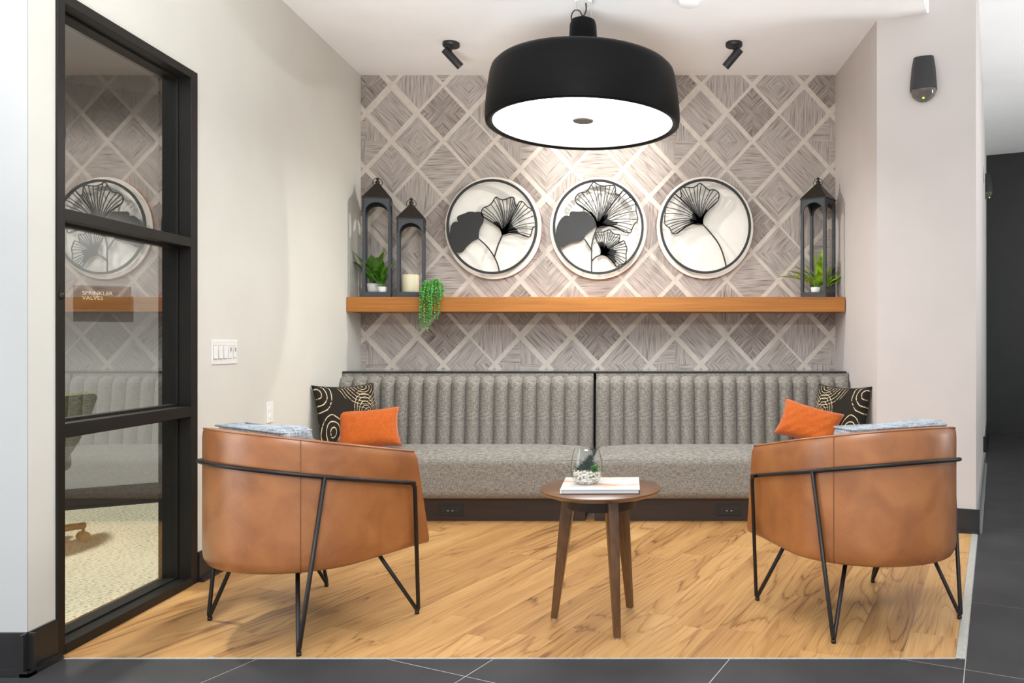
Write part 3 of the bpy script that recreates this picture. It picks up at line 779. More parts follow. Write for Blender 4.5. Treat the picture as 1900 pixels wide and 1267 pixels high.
def banquette(x0, x1, label, nch, out_x, cw, right):
    global chan_mesh
    t = empty('banquette', ((x0+x1)/2, 5.4, 0)); tag(t, label, 'sofa', 'grey banquette sections')
    cx_ = (x0+x1)/2
    bm = bmesh.new(); box(bm, x0+.02-cx_, x1-.02-cx_, 4.99-5.4, 5.40-5.4, 0, .165, 0, .002); box(bm, x0+.02-cx_, x1-.02-cx_, 
        .125, .45, 0, .93)
    if not right: box(bm, x1-.02-cx_, x1+.04-cx_, .30, .33, 0, .93)  # added dark board behind the centre gap, stands in for its shade
    link('plinth', bm, M['plinth'], t)
    outlet(t, out_x-cx_, .072, 4.99-5.4)
    L_ = x1-x0
    def crown(x, y, z):
        if z > .06:
            z += .035*(1-(2*x/L_)**6)*(1-max(-1, min(1, y/.34))**2)
        return (x, y, z)
    bm = bmesh.new(); rbox(bm, 0, 5.215-5.4, .285, L_, .60, .27, .055, 5, 14, crown); st = link('seat', bm, M['sofa'], t, True)
    bm = bmesh.new(); tube(bm, [(-L_/2+.06, 4.926-5.4, .402), (L_/2-.06, 4.926-5.4, .402)], .0028, 6); link('piping', bm, M['sofa'], st, True)
    bm = bmesh.new(); box(bm, x0-cx_, x1-cx_, .105, .11+.02, .36, .935); bk = link('backrest', bm, M['sofa'], t)
    for k_ in range(nch):
        if chan_mesh is None:
            o_ = link('channel', sofa_channel(cw, .529), M['sofa'], bk, True, 60); chan_mesh = o_.data
        else:
            o_ = bpy.data.objects.new('channel', chan_mesh); COL.objects.link(o_); o_.parent = bk
        xk = (x1 - cw*(k_+.5)) if not right else (x0 + cw*(k_+.5))
        o_.location = (xk-cx_, .04, .408)
    return t
CW = .1006
banquette(XL+.008, -.342, 'grey tweed channel-back banquette section left of the centre gap', 18, -1.235, CW, False)
banquette(-.322, 1.478, 'grey tweed channel-back banquette section right of the centre gap', 18, .567, CW*.992, True)

# ------------------------------------------------------------------ cushions
def cushion(name, W, H, T, mat, loc, rot, label, cat='cushion', group=None, seed=0, flip=False):
    bm = bmesh.new(); uvl_ = bm.loops.layers.uv.new('UVMap'); n = 22
    sides = []
    for s_ in (-1, 1):
        g = []
        for i in range(n+1):
            row_ = []
            for j in range(n+1):
                u_, v_ = -1+2*i/n, -1+2*j/n
                x = u_*W/2*(1-.10*(1-v_*v_)*abs(u_)**3); z = v_*H/2*(1-.10*(1-u_*u_)*abs(v_)**3)
                th = T/2*((1-abs(u_)**2.6)*(1-abs(v_)**2.6))**.45
                nz = mnoise.noise(Vector((u_*2.2+seed, v_*2.2, s_*3)))
                th *= 1+.10*nz
                edge = max(abs(u_), abs(v_))
                if .35 < edge < 1: th += .004*math.sin((u_*7-v_*5)*2.2+seed)*(1-edge)*edge*3
                row_.append((x, s_*th, z, (u_+1)/2, (v_+1)/2))
            g.append(row_)
        sides.append(g)
    cache = {}
    def mk(s_, i, j):
        if i in (0, n) or j in (0, n): key = (0, i, j)
        else: key = (s_, i, j)
        if key not in cache: cache[key] = bm.verts.new(sides[s_][i][j][:3])
        return cache[key]
    for s_ in (0, 1):
        for i in range(n):
            for j in range(n):
                q = [(i, j), (i+1, j), (i+1, j+1), (i, j+1)]
                if s_: q = q[::-1]
                f = bm.faces.new([mk(s_, a_, b_) for a_, b_ in q])
                for l, (a_, b_) in zip(f.loops, q):
                    uu = sides[s_][a_][b_][3]; l[uvl_].uv = (1-uu if flip else uu, sides[s_][a_][b_][4])
    root = link(name, bm, mat, None, True); root.location = loc; root.rotation_euler = rot
    tag(root, label, cat, group)
    bm = bmesh.new(); pts = []
    for i in range(n): pts.append(sides[0][i][0][:3])
    for j in range(n): pts.append(sides[0][n][j][:3])
    for i in range(n): pts.append(sides[0][n-i][n][:3])
    for j in range(n): pts.append(sides[0][0][n-j][:3])
    tube(bm, pts, .0028, 5, True); link('edge_seam', bm, mat, root, True)
    return root
cushion('throw_cushion', .45, .43, .15, M['loops'], (-1.952, 5.125, .668), (R(-14), 0, R(52)), 'black cushion with pale looped lines at the left end of the banquette', group=None, seed=1)
cushion('throw_cushion', .44, .42, .15, M['loops'], (1.318, 5.125, .665), (R(-14), 0, R(-54)), 'black cushion with pale looped lines at the right end of the banquette', seed=4, flip=True)
cushion('lumbar_cushion', .40, .27, .13, M['orange'], (-1.79, 5.06, .590), (R(-20), R(-3), R(20)), 'rust orange velvet cushion standing upright at the left end of the banquette', seed=2)
cushion('lumbar_cushion', .40, .25, .13, M['orange'], (1.10, 5.06, .622), (R(-22), R(14), R(-24)), 'rust orange velvet cushion tipped on its corner at the right end of the banquette', seed=6)

# ------------------------------------------------------------------ barrel armchairs
def armchair():
    """local: +y forward, x right, floor z=0"""
    t = empty('barrel_armchair')
    Ro, CY, TH, ZB = .385, -.03, .062, .297
    ztop = lambda d: .742 - .197*d
    def path(rad, tip, na=28, ns=7):
        pts = []
        for k_ in range(ns): pts.append((rad, tip + (CY-tip)*k_/ns))
        for k_ in range(na+1):
            a_ = math.pi*k_/na; pts.append((rad*math.cos(a_), CY - rad*math.sin(a_)))
        for k_ in range(ns-1, -1, -1): pts.append((-rad, tip + (CY-tip)*k_/ns))
        return pts
    tipf = lambda s_: .316 - .100*s_
    # section rows: (offset inward, height fraction 0..1)
    rows = []
    for off_, s_ in ((.10, -.012), (.035, -.012), (.012, 0.0), (.003, .03), (0, .08), (0, .2), (0, .4), (0, .6), (0, .8), (0, .93), (.002, .975), (.007, 1.0), (TH*.5, 1.012), (TH-.006, 1.0), (TH, .97), (TH, .7), (TH, .35), (TH, .1)):
        sc = max(0, min(1, s_)); pts = path(Ro-off_, tipf(sc)-(.006 if off_ in (.002, .007) else 0))
        rows.append([(x*(1-.09*(1-sc)*max(0, min(1, (y+.12)/.36))), y, ZB + s_*(ztop(y)-ZB)) for x, y in pts])
    bm = bmesh.new(); V = [[bm.verts.new(p) for p in r_] for r_ in rows]
    for a_, b_ in zip(V, V[1:]):
        for k_ in range(len(a_)-1): bm.faces.new([a_[k_], a_[k_+1], b_[k_+1], b_[k_]])
    for k_ in (0, -1):
        col_ = [r_[k_] for r_ in V[1:]]
        bm.faces.new(col_)
    bmesh.ops.recalc_face_normals(bm, faces=bm.faces)
    sh = link('shell', bm, M['leather'], t, True, 45)
    # underside
    bm = bmesh.new(); up = [(x*.88, y) for x, y in path(Ro-.03, .28)]; prism(bm, up, ZB-.006, ZB+.02); bmesh.ops.recalc_face_normals(bm, faces=bm.faces)
    link('underside', bm, M['black'], t)
    # seams and top piping
    for sg_ in (1, -1):
        a_ = R(36); r_ = Ro+.0006; bm = bmesh.new(); x_, y_ = sg_*r_*math.cos(a_), CY-r_*math.sin(a_)
        tube(bm, [(x_*.985, y_+.004, ZB-.002), (x_, y_, ZB+.03), (x_, y_, ztop(y_)-.012), (x_*.975, y_+.004, ztop(y_)+.001)], .0016, 6); link('seam', bm, M['stitch'], sh, True)
    bm = bmesh.new(); tube(bm, [(x, y, ztop(y)+.000) for x, y in path(Ro-.006, .208)], .0042, 6); link('piping', bm, M['leather'], sh, True)
    # cushions
    def seatfn(x, y, z): return (x, y, z + (.02*(1-(x/.33)**2) if z > .05 else 0))
    bm = bmesh.new(); rbox(bm, 0, .0, .385, .60, .56, .16, .04, 4, 8, seatfn); link('seat_cushion', bm, M['leather'], t, True)
    bm = bmesh.new()
    rbox(bm, 0, -.195, .65, .50, .125, .35, .028, 3, 8, lambda x, y, z: (x, y-.03*(z/.17) , z + .008*math.sin(x*9)))
    bc = link('back_cushion', bm, M['greycush'], t, True); bc['label'] = 'blue-grey woven back cushion'
    bm = bmesh.new()
    zc = .65+.175-.010
    pp = [(-.243, -.195-.092, zc), (.243, -.195-.092, zc), (.243, -.195+.034, zc), (-.243, -.195+.034, zc)]
    tube(bm, fillet(pp+[pp[0]], .02), .004, 6); link('welt', bm, M['greycush'], bc, True)
    # rod frame
    zb = lambda d: .612 - .2*d
    rb = Ro+.0125
    bm = bmesh.new()
    cr = [(x, y, zb(y)) for x, y in path(rb, .197)]
    full = [(.330, .262, .012)] + cr + [(-.330, .262, .012)]
    full = [full[0]] + fillet([full[0], cr[0], cr[1]], .03)[1:-1] + cr[1:-1] + fillet([cr[-2], cr[-1], full[-1]], .03)[1:-1] + [full[-1]]
    tube(bm, cr, .0085, 8)
    fr = link('frame_rail', bm, M['tubemetal'], t, True)
    for sg_ in (1, -1):
        a_ = R(24); ax, ay = sg_*rb*math.cos(a_), CY-rb*math.sin(a_)
        bm = bmesh.new()
        pth = fillet([(ax, ay, zb(ay)), (sg_*.326, -.274, .006), (sg_*.20, -.20, .33)], .03, 6); tube(bm, pth, .0085, 8)
        tube(bm, [(sg_*.3225, -.270, 0), (sg_*.3225, -.270, .014)], .0095, 10)
        link('leg', bm, M['tubemetal'], t, True)
        bm = bmesh.new()
        pth = fillet([(sg_*rb, .14, zb(.14)), (sg_*rb, .197, zb(.197)), (sg_*.327, .274, .006), (sg_*.29, .07, .33)], .025, 6); tube(bm, pth, .0085, 8)
        tube(bm, [(sg_*.325, .268, 0), (sg_*.325, .268, .014)], .0095, 10)
        link('leg', bm, M['tubemetal'], t, True)
    return t
ch = armchair(); ch.location = (-1.374, 3.2425, 0); ch.rotation_euler = (0, 0, R(-34.5))
tag(ch, 'cognac leather barrel armchair on hairpin rod legs, left of the round table', 'armchair', 'cognac barrel armchairs')
ch2 = copy_tree(ch); ch2.location = (.925, 3.336, 0); ch2.rotation_euler = (0, 0, R(23.7))
tag(ch2, 'cognac leather barrel armchair on hairpin rod legs, right of the round table', 'armchair', 'cognac barrel armchairs')

# ------------------------------------------------------------------ side table
TX, TY, TZ = -.168, 3.18, .556
tb = tag(empty('side_table', (TX, TY, 0)), 'round walnut side table on three tapered legs between the armchairs', 'table')
bm = bmesh.new(); lathe(bm, [(0, TZ-.022), (.222, TZ-.022), (.238, TZ-.016), (.2485, TZ-.006), (.2485, TZ-.001), (.247, TZ), (0, TZ)], 64); link('tabletop', bm, M['walnut'], tb, True, 40)
bm = bmesh.new(); lathe(bm, [(.125, TZ-.022), (.125, TZ-.075), (.145, TZ-.075), (.147, TZ-.07), (.147, TZ-.022)], 48); link('apron', bm, M['plinth'], tb, True, 40)
for a_ in (R(171), R(292), R(53)):
    ca, sa = math.cos(a_), math.sin(a_); bm = bmesh.new()
    def ring(r_, z_, wt, wr):
        pts = []
        for dr, dtt in ((-wr, -wt), (wr, -wt), (wr, wt), (-wr, wt)):
            pts.append((ca*(r_+dr)-sa*dtt, sa*(r_+dr)+ca*dtt, z_))
        return [bm.verts.new(p) for p in pts]
    rs = [ring(.132, TZ-.022, .0215, .026), ring(.14, TZ-.09, .0215, .026), ring(.197, .008, .013, .0135)]
    for x_, y_ in zip(rs, rs[1:]):
        for k_ in range(4): bm.faces.new([x_[k_], x_[(k_+1)%4], y_[(k_+1)%4], y_[k_]])
    bm.faces.new(rs[0]); bm.faces.new(rs[-1][::-1]); bmesh.ops.recalc_face_normals(bm, faces=bm.faces)
    es = [e for e in bm.edges if abs((e.verts[0].co-e.verts[1].co).z) > .05]
    bmesh.ops.bevel(bm, geom=es, offset=.005, segments=3, profile=.5, affect='EDGES')
    lg = link('leg', bm, M['walnut_leg'], tb, True, 50)
    bm = bmesh.new(); lathe(bm, [(0, 0), (.010, 0), (.010, .008), (0, .008)], 16, (ca*.197, sa*.197)); link('glide', bm, M['chrome'], lg, True, 40)

# book and terrarium on the table
bk = tag(empty('coffee_table_book', (-.165, 3.168, TZ), R(1)), 'large pale picture book lying flat on the round table', 'book')
bm = bmesh.new(); box(bm, -.152, .152, -.132, .132, .003, .017); link('pages', bm, M['paper'], bk)
bm = bmesh.new(); box(bm, -.157, .157, -.137, .137, .017, .020, 0, .0006); link('front_cover', bm, M['cover'], bk)
bm = bmesh.new(); box(bm, -.157, .157, -.137, .137, 0, .003, 0, .0006); link('back_cover', bm, M['baseboard'], bk)
bm = bmesh.new(); box(bm, -.157, -.152, -.137, .137, .003, .017); link('spine', bm, M['white'], bk)

te = tag(empty('terrarium', (-.224, 3.155, TZ+.0205)), 'glass bowl of white gravel and succulents standing on the book', 'terrarium')
bm = bmesh.new()
prof = [(0, .0), (.035, .0), (.050, .007), (.061, .028), (.066, .06), (.064, .09), (.057, .122), (.049, .146), (.0465, .146), (.0545, .122), (.0615, .09), (.0635, .06), (.0585, .028), (.047, .011), (.033, .004), (0, .004)][:8]
lathe(bm, prof, 40); link('bowl', bm, M['bowl'], te, True)
bm = bmesh.new()
for k_ in range(420):
    z_ = random.uniform(.006, .058); rmax = .055 if z_ > .025 else .046
    if z_ < .045 and random.random() < .75: rr_ = rmax*random.uniform(.86, .98)
    else: z_ = random.uniform(.040, .056); rr_ = rmax*math.sqrt(random.random())
    if z_ < .012: rr_ = min(rr_, .036)
    a_ = random.uniform(0, 6.283)
    mt_ = Matrix.Translation((rr_*math.cos(a_), rr_*math.sin(a_), z_)) @ Matrix.Rotation(random.uniform(0, 3), 4, 'X') @ Matrix.Diagonal((1, random.uniform(.6, 1), random.uniform(.6, 1), 1))
    bmesh.ops.create_icosphere(bm, subdivisions=1, radius=random.uniform(.0035, .006), matrix=mt_)
pb = link('gravel', bm, M['pebble'], te); pb['kind'] = 'stuff'

def blade(bm, base, d, L, W, droop=.3, n=6, fold=.15, side=None, tipw=.05, mi=0):
    base = Vector(base); d = Vector(d).normalized()
    side = Vector(side) if side else d.cross(Vector((0, 0, 1)))
    side = side.normalized() if side.length > 1e-6 else Vector((1, 0, 0))
    prev = None
    for k_ in range(n+1):
        t_ = k_/n; p = base + d*L*t_ + Vector((0, 0, -droop*L*t_*t_))
        wv = W*.5*(math.sin(math.pi*min(1, t_*.9+.1))**.7)*(1 if t_ < 1 else tipw)
        if k_ == n: wv = W*tipw*.5
        nrm = side.cross(d).normalized()
        a_ = bm.verts.new(p - side*wv + nrm*fold*wv); m_ = bm.verts.new(p); b_ = bm.verts.new(p + side*wv + nrm*fold*wv)
        if prev:
            bm.faces.new([prev[0], prev[1], m_, a_]).material_index = mi; bm.faces.new([prev[1], prev[2], b_, m_]).material_index = mi
        prev = (a_, m_, b_)
def rosette(bm, c, r, layers=4, n=8, seed=0, w=.4):
    rnd = random.Random(seed)
    for l_ in range(layers):
        el = R(12 + 65*l_/max(1, layers-1))
        for k_ in range(n):
            a_ = 2*math.pi*(k_+.5*(l_ % 2))/n + rnd.uniform(-.1, .1)
            d = (math.cos(a_)*math.cos(el), math.sin(a_)*math.cos(el), math.sin(el))
            blade(bm, c, d, r*(1-.12*l_), r*w, -.1, 4, .3)
for nm_, m_, spots_ in (('dusky_succulent', M['succ'], [(-.012, .006, .052, .034), (.012, .012, .060, .034), (-.028, .0, .050, .028), (.010, .004, .082, .026), (-.002, .012, .070, .026), (.016, .010, .098, .020)]), ('green_succulent', M['succ2'], [(.030, -.014, .050, .030)])):
    bm = bmesh.new()
    for q_, (x_, y_, z_, r_) in enumerate(spots_): rosette(bm, (x_, y_, z_), r_*1.25, 4, 8, q_, .42)
    for (x_, y_, z_, r_) in spots_: tube(bm, [(x_, y_, .03), (x_, y_, z_)], .004, 6)
    link(nm_, bm, m_, te, True, 60)

# ------------------------------------------------------------------ round ginkgo wall art
ZS = YB*.993/1430/6.179
def art(cx_px, cy_px, data, label):
    """data in drawing units around the disc centre (585, 636)"""
    Yd = YB*.993; X0 = (cx_px-1190)/1430*Yd; Z0 = 1.15+(637-cy_px)/1430*Yd
    t = tag(empty('ginkgo_roundel', (X0, YB, Z0)), label, 'wall art', 'round ginkgo wall art')
    cv = lambda p: ((p[0]-585)*ZS, (636-p[1])*ZS)
    bm = bmesh.new(); n = 96; rx, rz = 556*ZS, 587*ZS
    fr_ = [(rx*math.cos(2*math.pi*k_/n), rz*math.sin(2*math.pi*k_/n)) for k_ in range(n)]
    a_ = [bm.verts.new((x*1.0, -.003, z*1.0)) for x, z in fr_]; b_ = [bm.verts.new((x, -.026, z)) for x, z in fr_]; c_ = [bm.verts.new((x*.99, -.029, z*.99)) for x, z in fr_]
    bm.faces.new(c_); bm.faces.new(a_[::-1])
    for k_ in range(n):
        j_ = (k_+1) % n
        f = bm.faces.new([a_[k_], a_[j_], b_[j_], b_[k_]]); f.material_index = 1
        bm.faces.new([b_[k_], b_[j_], c_[j_], c_[k_]])
    bmesh.ops.recalc_face_normals(bm, faces=bm.faces)
    link('backing_disc', bm, [M['disc'], M['discedge']], t, True, 30)
    rcx, rcy = data['ring']
    bm = bmesh.new(); ribbon(bm, [cv((rcx+506*math.cos(2*math.pi*k_/n), rcy+529*math.sin(2*math.pi*k_/n))) for k_ in range(n)], 28*ZS, -.072, -.060, True)
    for ax_ in (.02, 1.56, 3.13, 4.70):
        p = cv((rcx+506*math.cos(ax_), rcy+529*math.sin(ax_))); tube(bm, [(p[0], -.064, p[1]), (p[0], -.028, p[1])], .003, 6)
    bmesh.ops.recalc_face_normals(bm, faces=bm.faces); link('ring', bm, M['iron'], t)
    for lf in data['leaves']:
        bm = bmesh.new(); out = [cv(p) for p in lf['out']]
        sm = [tuple(p)[:2] for p in smooth_path([(x, z, 0) for x, z in out + [out[0]]], 4)][:-1]
        y0_, y1_ = -.068 - lf.get('dy', 0), -.064 - lf.get('dy', 0)
        if lf.get('solid'): plate(bm, sm, y0_, y1_)
        else:
            ribbon(bm, sm, 12*ZS, y0_, y1_, True); plate(bm, [cv(p) for p in lf['base']], y0_, y1_)
            b0 = Vector(cv(lf['out'][0])); pts_ = [Vector(p) for p in sm]; npt = len(pts_)
            ax_ = Vector(cv(lf['axis'])) - b0
            nr = lf.get('n', 26)
            for k_ in range(nr):
                f_ = lf.get('f0', .14) + (lf.get('f1', .86)-lf.get('f0', .14))*k_/(nr-1)
                e_ = pts_[min(npt-1, int(f_*npt))]
                # veins leave along the leaf axis and fan out
                c_ = b0 + ax_.normalized()*(e_-b0).length*.28 + (e_-b0)*.18
                ln_ = []
                for q_ in range(9):
                    s_ = q_/8; ln_.append((1-s_)**2*b0 + 2*s_*(1-s_)*c_ + s_*s_*e_)
                ribbon(bm, ln_, [8.5*ZS]*9, y0_, y1_)
        bmesh.ops.recalc_face_normals(bm, faces=bm.faces)
        link('solid_leaf' if lf.get('solid') else 'veined_leaf', bm, M['iron'], t)
    for st_ in data['stems']:
        bm = bmesh.new(); pp = [cv(p) for p in st_]; sp = [tuple(p)[:2] for p in smooth_path([(x, z, 0) for x, z in pp], 6)]
        ribbon(bm, sp, 15*ZS, -.070, -.063); bmesh.ops.recalc_face_normals(bm, faces=bm.faces); link('stem', bm, M['iron'], t)
    return t
A1 = dict(ring=(580, 628), leaves=[
  dict(solid=True, out=[(430,768),(432,700),(445,645),(480,580),(488,530),(478,490),(455,465),(420,458),(390,462),(345,456),(300,462),(255,482),(215,495),(185,515),(182,540),(190,570),(165,572),(140,580),(115,615),(105,660),(98,720),(100,780),(120,850),(150,900),(185,925),(225,925),(255,905),(285,865),(320,830),(360,795),(400,778)]),
  dict(axis=(830,500), f0=.16, f1=.87, n=27, out=[(697,725),(690,690),(670,645),(630,615),(580,580),(530,550),(485,515),(462,480),(465,440),(490,410),(545,388),(585,350),(615,300),(640,292),(665,310),(710,322),(760,305),(805,292),(830,300),(840,340),(850,385),(870,385),(890,350),(915,338),(950,360),(985,400),(1030,430),(1055,470),(1070,540),(1075,620),(1050,640),(1035,680),(1020,735),(990,745),(940,728),(890,705),(840,690),(790,692),(740,710)],
       base=[(697,725),(690,690),(665,640),(625,610),(595,585),(605,570),(645,568),(668,595),(685,640),(702,660),(740,618),(790,560),(812,545),(800,590),(825,630),(860,650),(880,690),(840,690),(790,692),(740,710)])],
  stems=[[(430,768),(500,830),(560,900),(610,980),(645,1060),(665,1142)], [(697,728),(650,840),(608,975)]])
A2 = dict(ring=(588, 630), leaves=[
  dict(solid=True, out=[(570,590),(535,545),(500,500),(465,465),(420,452),(350,455),(290,452),(262,470),(255,505),(215,500),(175,525),(140,570),(115,630),(105,700),(105,770),(120,830),(150,860),(190,858),(240,825),(290,805),(340,795),(390,790),(425,770),(440,720),(480,680),(530,640)]),
  dict(axis=(700,400), f0=.14, f1=.88, n=28, dy=.004, out=[(572,640),(570,590),(540,520),(500,470),(440,430),(390,400),(345,365),(325,315),(345,270),(385,240),(445,232),(490,180),(535,120),(580,145),(640,165),(700,160),(745,155),(780,170),(785,220),(790,260),(815,268),(845,250),(870,218),(910,240),(950,290),(985,320),(1015,370),(1020,450),(1040,550),(1000,600),(975,650),(955,695),(915,695),(860,675),(800,640),(740,620),(680,622),(620,640)],
       base=[(572,640),(568,595),(540,530),(500,475),(480,455),(520,465),(550,510),(572,560),(600,580),(650,520),(690,475),(700,490),(690,540),(760,570),(820,575),(790,610),(740,620),(680,622),(620,640)]),
  dict(axis=(760,820), f0=.14, f1=.88, n=26, dy=.004, out=[(615,950),(620,900),(600,850),(570,790),(555,730),(575,690),(620,690),(660,685),(710,662),(745,690),(780,715),(830,720),(832,760),(820,800),(850,800),(880,790),(900,830),(915,880),(905,940),(905,1010),(890,1045),(840,1060),(800,1085),(770,1050),(740,1010),(700,975),(660,955)],
       base=[(615,950),(622,905),(600,850),(580,810),(640,800),(680,850),(700,880),(760,890),(800,900),(790,930),(770,960),(780,1000),(800,1020),(770,1050),(740,1010),(700,975),(660,955)])],
  stems=[[(572,640),(540,730),(515,830),(512,950),(512,1150)], [(430,768),(470,830),(508,890)], [(615,950),(560,975),(515,1020)]])
A3 = dict(ring=(585, 628), leaves=[
  dict(axis=(420,380), f0=.14, f1=.88, n=28, out=[(553,605),(555,540),(565,500),(610,450),(660,405),(720,345),(740,290),(730,240),(680,212),(625,215),(580,180),(525,138),(485,165),(440,188),(380,183),(335,185),(302,200),(305,250),(310,290),(295,305),(270,290),(235,262),(200,300),(160,355),(130,430),(122,500),(120,595),(150,630),(180,655),(200,700),(230,715),(270,705),(310,670),(360,625),(420,600),(490,605)],
       base=[(553,605),(555,540),(568,505),(610,450),(590,430),(570,460),(555,490),(530,530),(500,530),(450,480),(430,490),(440,530),(400,545),(410,580),(440,600),(490,605)])],
  stems=[[(553,605),(630,690),(710,790),(760,880),(795,980),(822,1090)]])
art(914.8, 422.8, A1, 'round art of one solid and one veined ginkgo leaf, leftmost roundel')
art(1110.0, 423.0, A2, 'round art of three ginkgo leaves on one stem, middle roundel')
art(1308.5, 422.0, A3, 'round art of a single veined ginkgo leaf, rightmost roundel')

# ------------------------------------------------------------------ lanterns on the shelf
SH = 1.486
def lantern(x, y, w_, eave, apex, fin, rz, label):
    """eave, apex, fin are heights above the shelf"""
    t = tag(empty('lantern', (x, y, SH), rz), label, 'lantern', 'tall metal lanterns on the shelf')
    h = w_/2; pw = .021
    bm = bmesh.new(); box(bm, -h, h, -h, h, 0, .040, 0, .002); link('base', bm, M['blackmetal'], t)
    for sx_ in (-1, 1):
        for sy_ in (-1, 1):
            bm = bmesh.new(); xa, xb = sorted((sx_*h, sx_*(h-pw))); ya, yb = sorted((sy_*h, sy_*(h-pw)))
            box(bm, xa, xb, ya, yb, .04, eave-.10); link('post', bm, M['blackmetal'], t)
    # arched heads on the four sides
    rad = h-pw
    for k_ in range(4):
        bm = bmesh.new(); z0 = eave-.10; top = eave
        pts = [(-h, z0), (-rad, z0)]
        for q_ in range(13):
            a_ = math.pi - math.pi*q_/12; pts.append((rad*math.cos(a_), z0 + .072*math.sin(a_)))
        pts += [(rad, z0), (h, z0), (h, top), (-h, top)]
        q2 = [];
        for p in pts:
            if not q2 or math.dist(p, q2[-1]) > 1e-5: q2.append(p)
        plate(bm, q2, -h, -h+.012)
        o_ = link('arch', bm, M['blackmetal'], t); o_.rotation_euler = (0, 0, R(90*k_))
    bm = bmesh.new(); hh = h+.004
    b_ = [bm.verts.new(p) for p in ((-hh, -hh, eave), (hh, -hh, eave), (hh, hh, eave), (-hh, hh, eave))]
    b2 = [bm.verts.new(p) for p in ((-hh, -hh, eave+.006), (hh, -hh, eave+.006), (hh, hh, eave+.006), (-hh, hh, eave+.006))]
    c_ = [bm.verts.new(p) for p in ((-.02, -.02, apex), (.02, -.02, apex), (.02, .02, apex), (-.02, .02, apex))]
    bm.faces.new(b_[::-1]); bm.faces.new(c_)
    for r0, r1 in ((b_, b2), (b2, c_)):
        for k_ in range(4): bm.faces.new([r0[k_], r0[(k_+1)%4], r1[(k_+1)%4], r1[k_]])
    rf = link('roof', bm, M['roofmetal'], t)
    bm = bmesh.new(); d_ = fin-apex
    lathe(bm, [(0, apex-.002), (.021, apex-.002), (.023, apex+.10*d_), (.012, apex+.2*d_), (.019, apex+.38*d_), (.016, apex+.5*d_), (.007, apex+.6*d_), (.011, apex+.75*d_), (.011, apex+.85*d_), (.004, fin), (0, fin)], 14)
    link('finial', bm, M['roofmetal'], rf, True)
    bm = bmesh.new(); tube(bm, [(.034*math.cos(2*math.pi*k_/24), -.004, apex+.016+.034*math.sin(2*math.pi*k_/24)) for k_ in range(24)], .0026, 6, True)
    link('carry_ring', bm, M['roofmetal'], rf, True)
    return t
lantern(-1.958, 5.722, .199, 2.209-SH, 2.325-SH, 2.380-SH, R(15), 'tall black lantern holding two plants, nearest the left wall')
lantern(-1.707, 5.722, .198, 2.058-SH, 2.168-SH, 2.232-SH, R(14), 'shorter black lantern holding the ivory candle')
ra = R(-35); w3 = .195
cxr = 1.339 + (-math.cos(R(35)) + math.sin(R(35)))*w3/2; cyr = 5.598 + (math.sin(R(35)) + math.cos(R(35)))*w3/2
lantern(cxr, cyr, w3, 2.212-SH, 2.325-SH, 2.385-SH, ra, 'tall black lantern turned cornerwise at the right end of the shelf')

bm = bmesh.new(); lathe(bm, [(0, 0), (.058, 0), (.060, .003), (.060, .128), (.058, .131), (0, .129)], 40)
cd = link('pillar_candle', bm, M['candle'], None, True, 40); cd.location = (-1.712, 5.722, SH+.041)
tag(cd, 'ivory pillar candle standing inside the shorter lantern', 'candle')
bm = bmesh.new(); tube(bm, [(0, 0, .128), (.001, 0, .14)], .0012, 6); link('wick', bm, M['black'], cd)

def pot(parent, r, h, mat):
    bm = bmesh.new(); lathe(bm, [(0, 0), (r*.86, 0), (r*.9, .003), (r, h-.002), (r*.98, h), (r*.9, h), (r*.88, h-.010), (0, h-.010)], 32)
    return link('pot', bm, mat, parent, True, 40)
# broad-leaved plant at the back of the left lantern
p1 = tag(empty('potted_plant', (-1.990, 5.745, SH+.041)), 'broad-leaved plant in a white pot at the back of the left lantern', 'plant')
pot(p1, .052, .066, M['ceramic'])
for k_, (az, el, L_, W_) in enumerate(((200, 58, .20, .05), (178, 48, .20, .045), (230, 55, .15, .06), (60, 66, .21, .045), (90, 60, .15, .06), (310, 55, .13, .06), (0, 48, .14, .055), (270, 62, .15, .06), (330, 70, .17, .05), (30, 45, .13, .05), (140, 62, .17, .055), (250, 40, .12, .055))):
    a_, e_ = R(az), R(el); bm = bmesh.new(); d = (math.cos(a_)*math.cos(e_), math.sin(a_)*math.cos(e_)*.55, math.sin(e_))
    tube(bm, [(0, 0, .05), (d[0]*.05, d[1]*.05, .05+d[2]*.06)], .0025, 5)
    blade(bm, (d[0]*.04, d[1]*.04, .05+d[2]*.05), (d[0], d[1], d[2]*1.15), L_*1.45, W_*1.6, .14, 8, .25)
    link('leaf', bm, M['leaf' if k_ % 3 else 'leaf_bright'], p1, True)
# bright sprigs in the small pot at the front
p2 = tag(empty('potted_plant', (-1.905, 5.668, SH+.041)), 'feathery green sprigs in a small white pot in front in the left lantern', 'plant')
pot(p2, .034, .038, M['ceramic'])
rnd = random.Random(3)
for k_ in range(12):
    a_, e_ = rnd.uniform(0, 6.28), R(rnd.uniform(48, 82)); bm = bmesh.new()
    d = Vector((math.cos(a_)*math.cos(e_), math.sin(a_)*math.cos(e_)*.7, math.sin(e_))); L_ = rnd.uniform(.14, .215)
    pts = [Vector((0, 0, .03)) + d*L_*s_/8 + Vector((0, 0, -.2*L_*(s_/8)**2)) for s_ in range(9)]
    tube(bm, pts, .0016, 4)
    for s_ in range(2, 9):
        for q_ in range(6):
            b_ = rnd.uniform(0, 6.28); dd = Vector((math.cos(b_), math.sin(b_), .7)); blade(bm, pts[s_], dd, .026, .010, .1, 2, .2)
    link('sprig', bm, M['sprig'], p2, True)
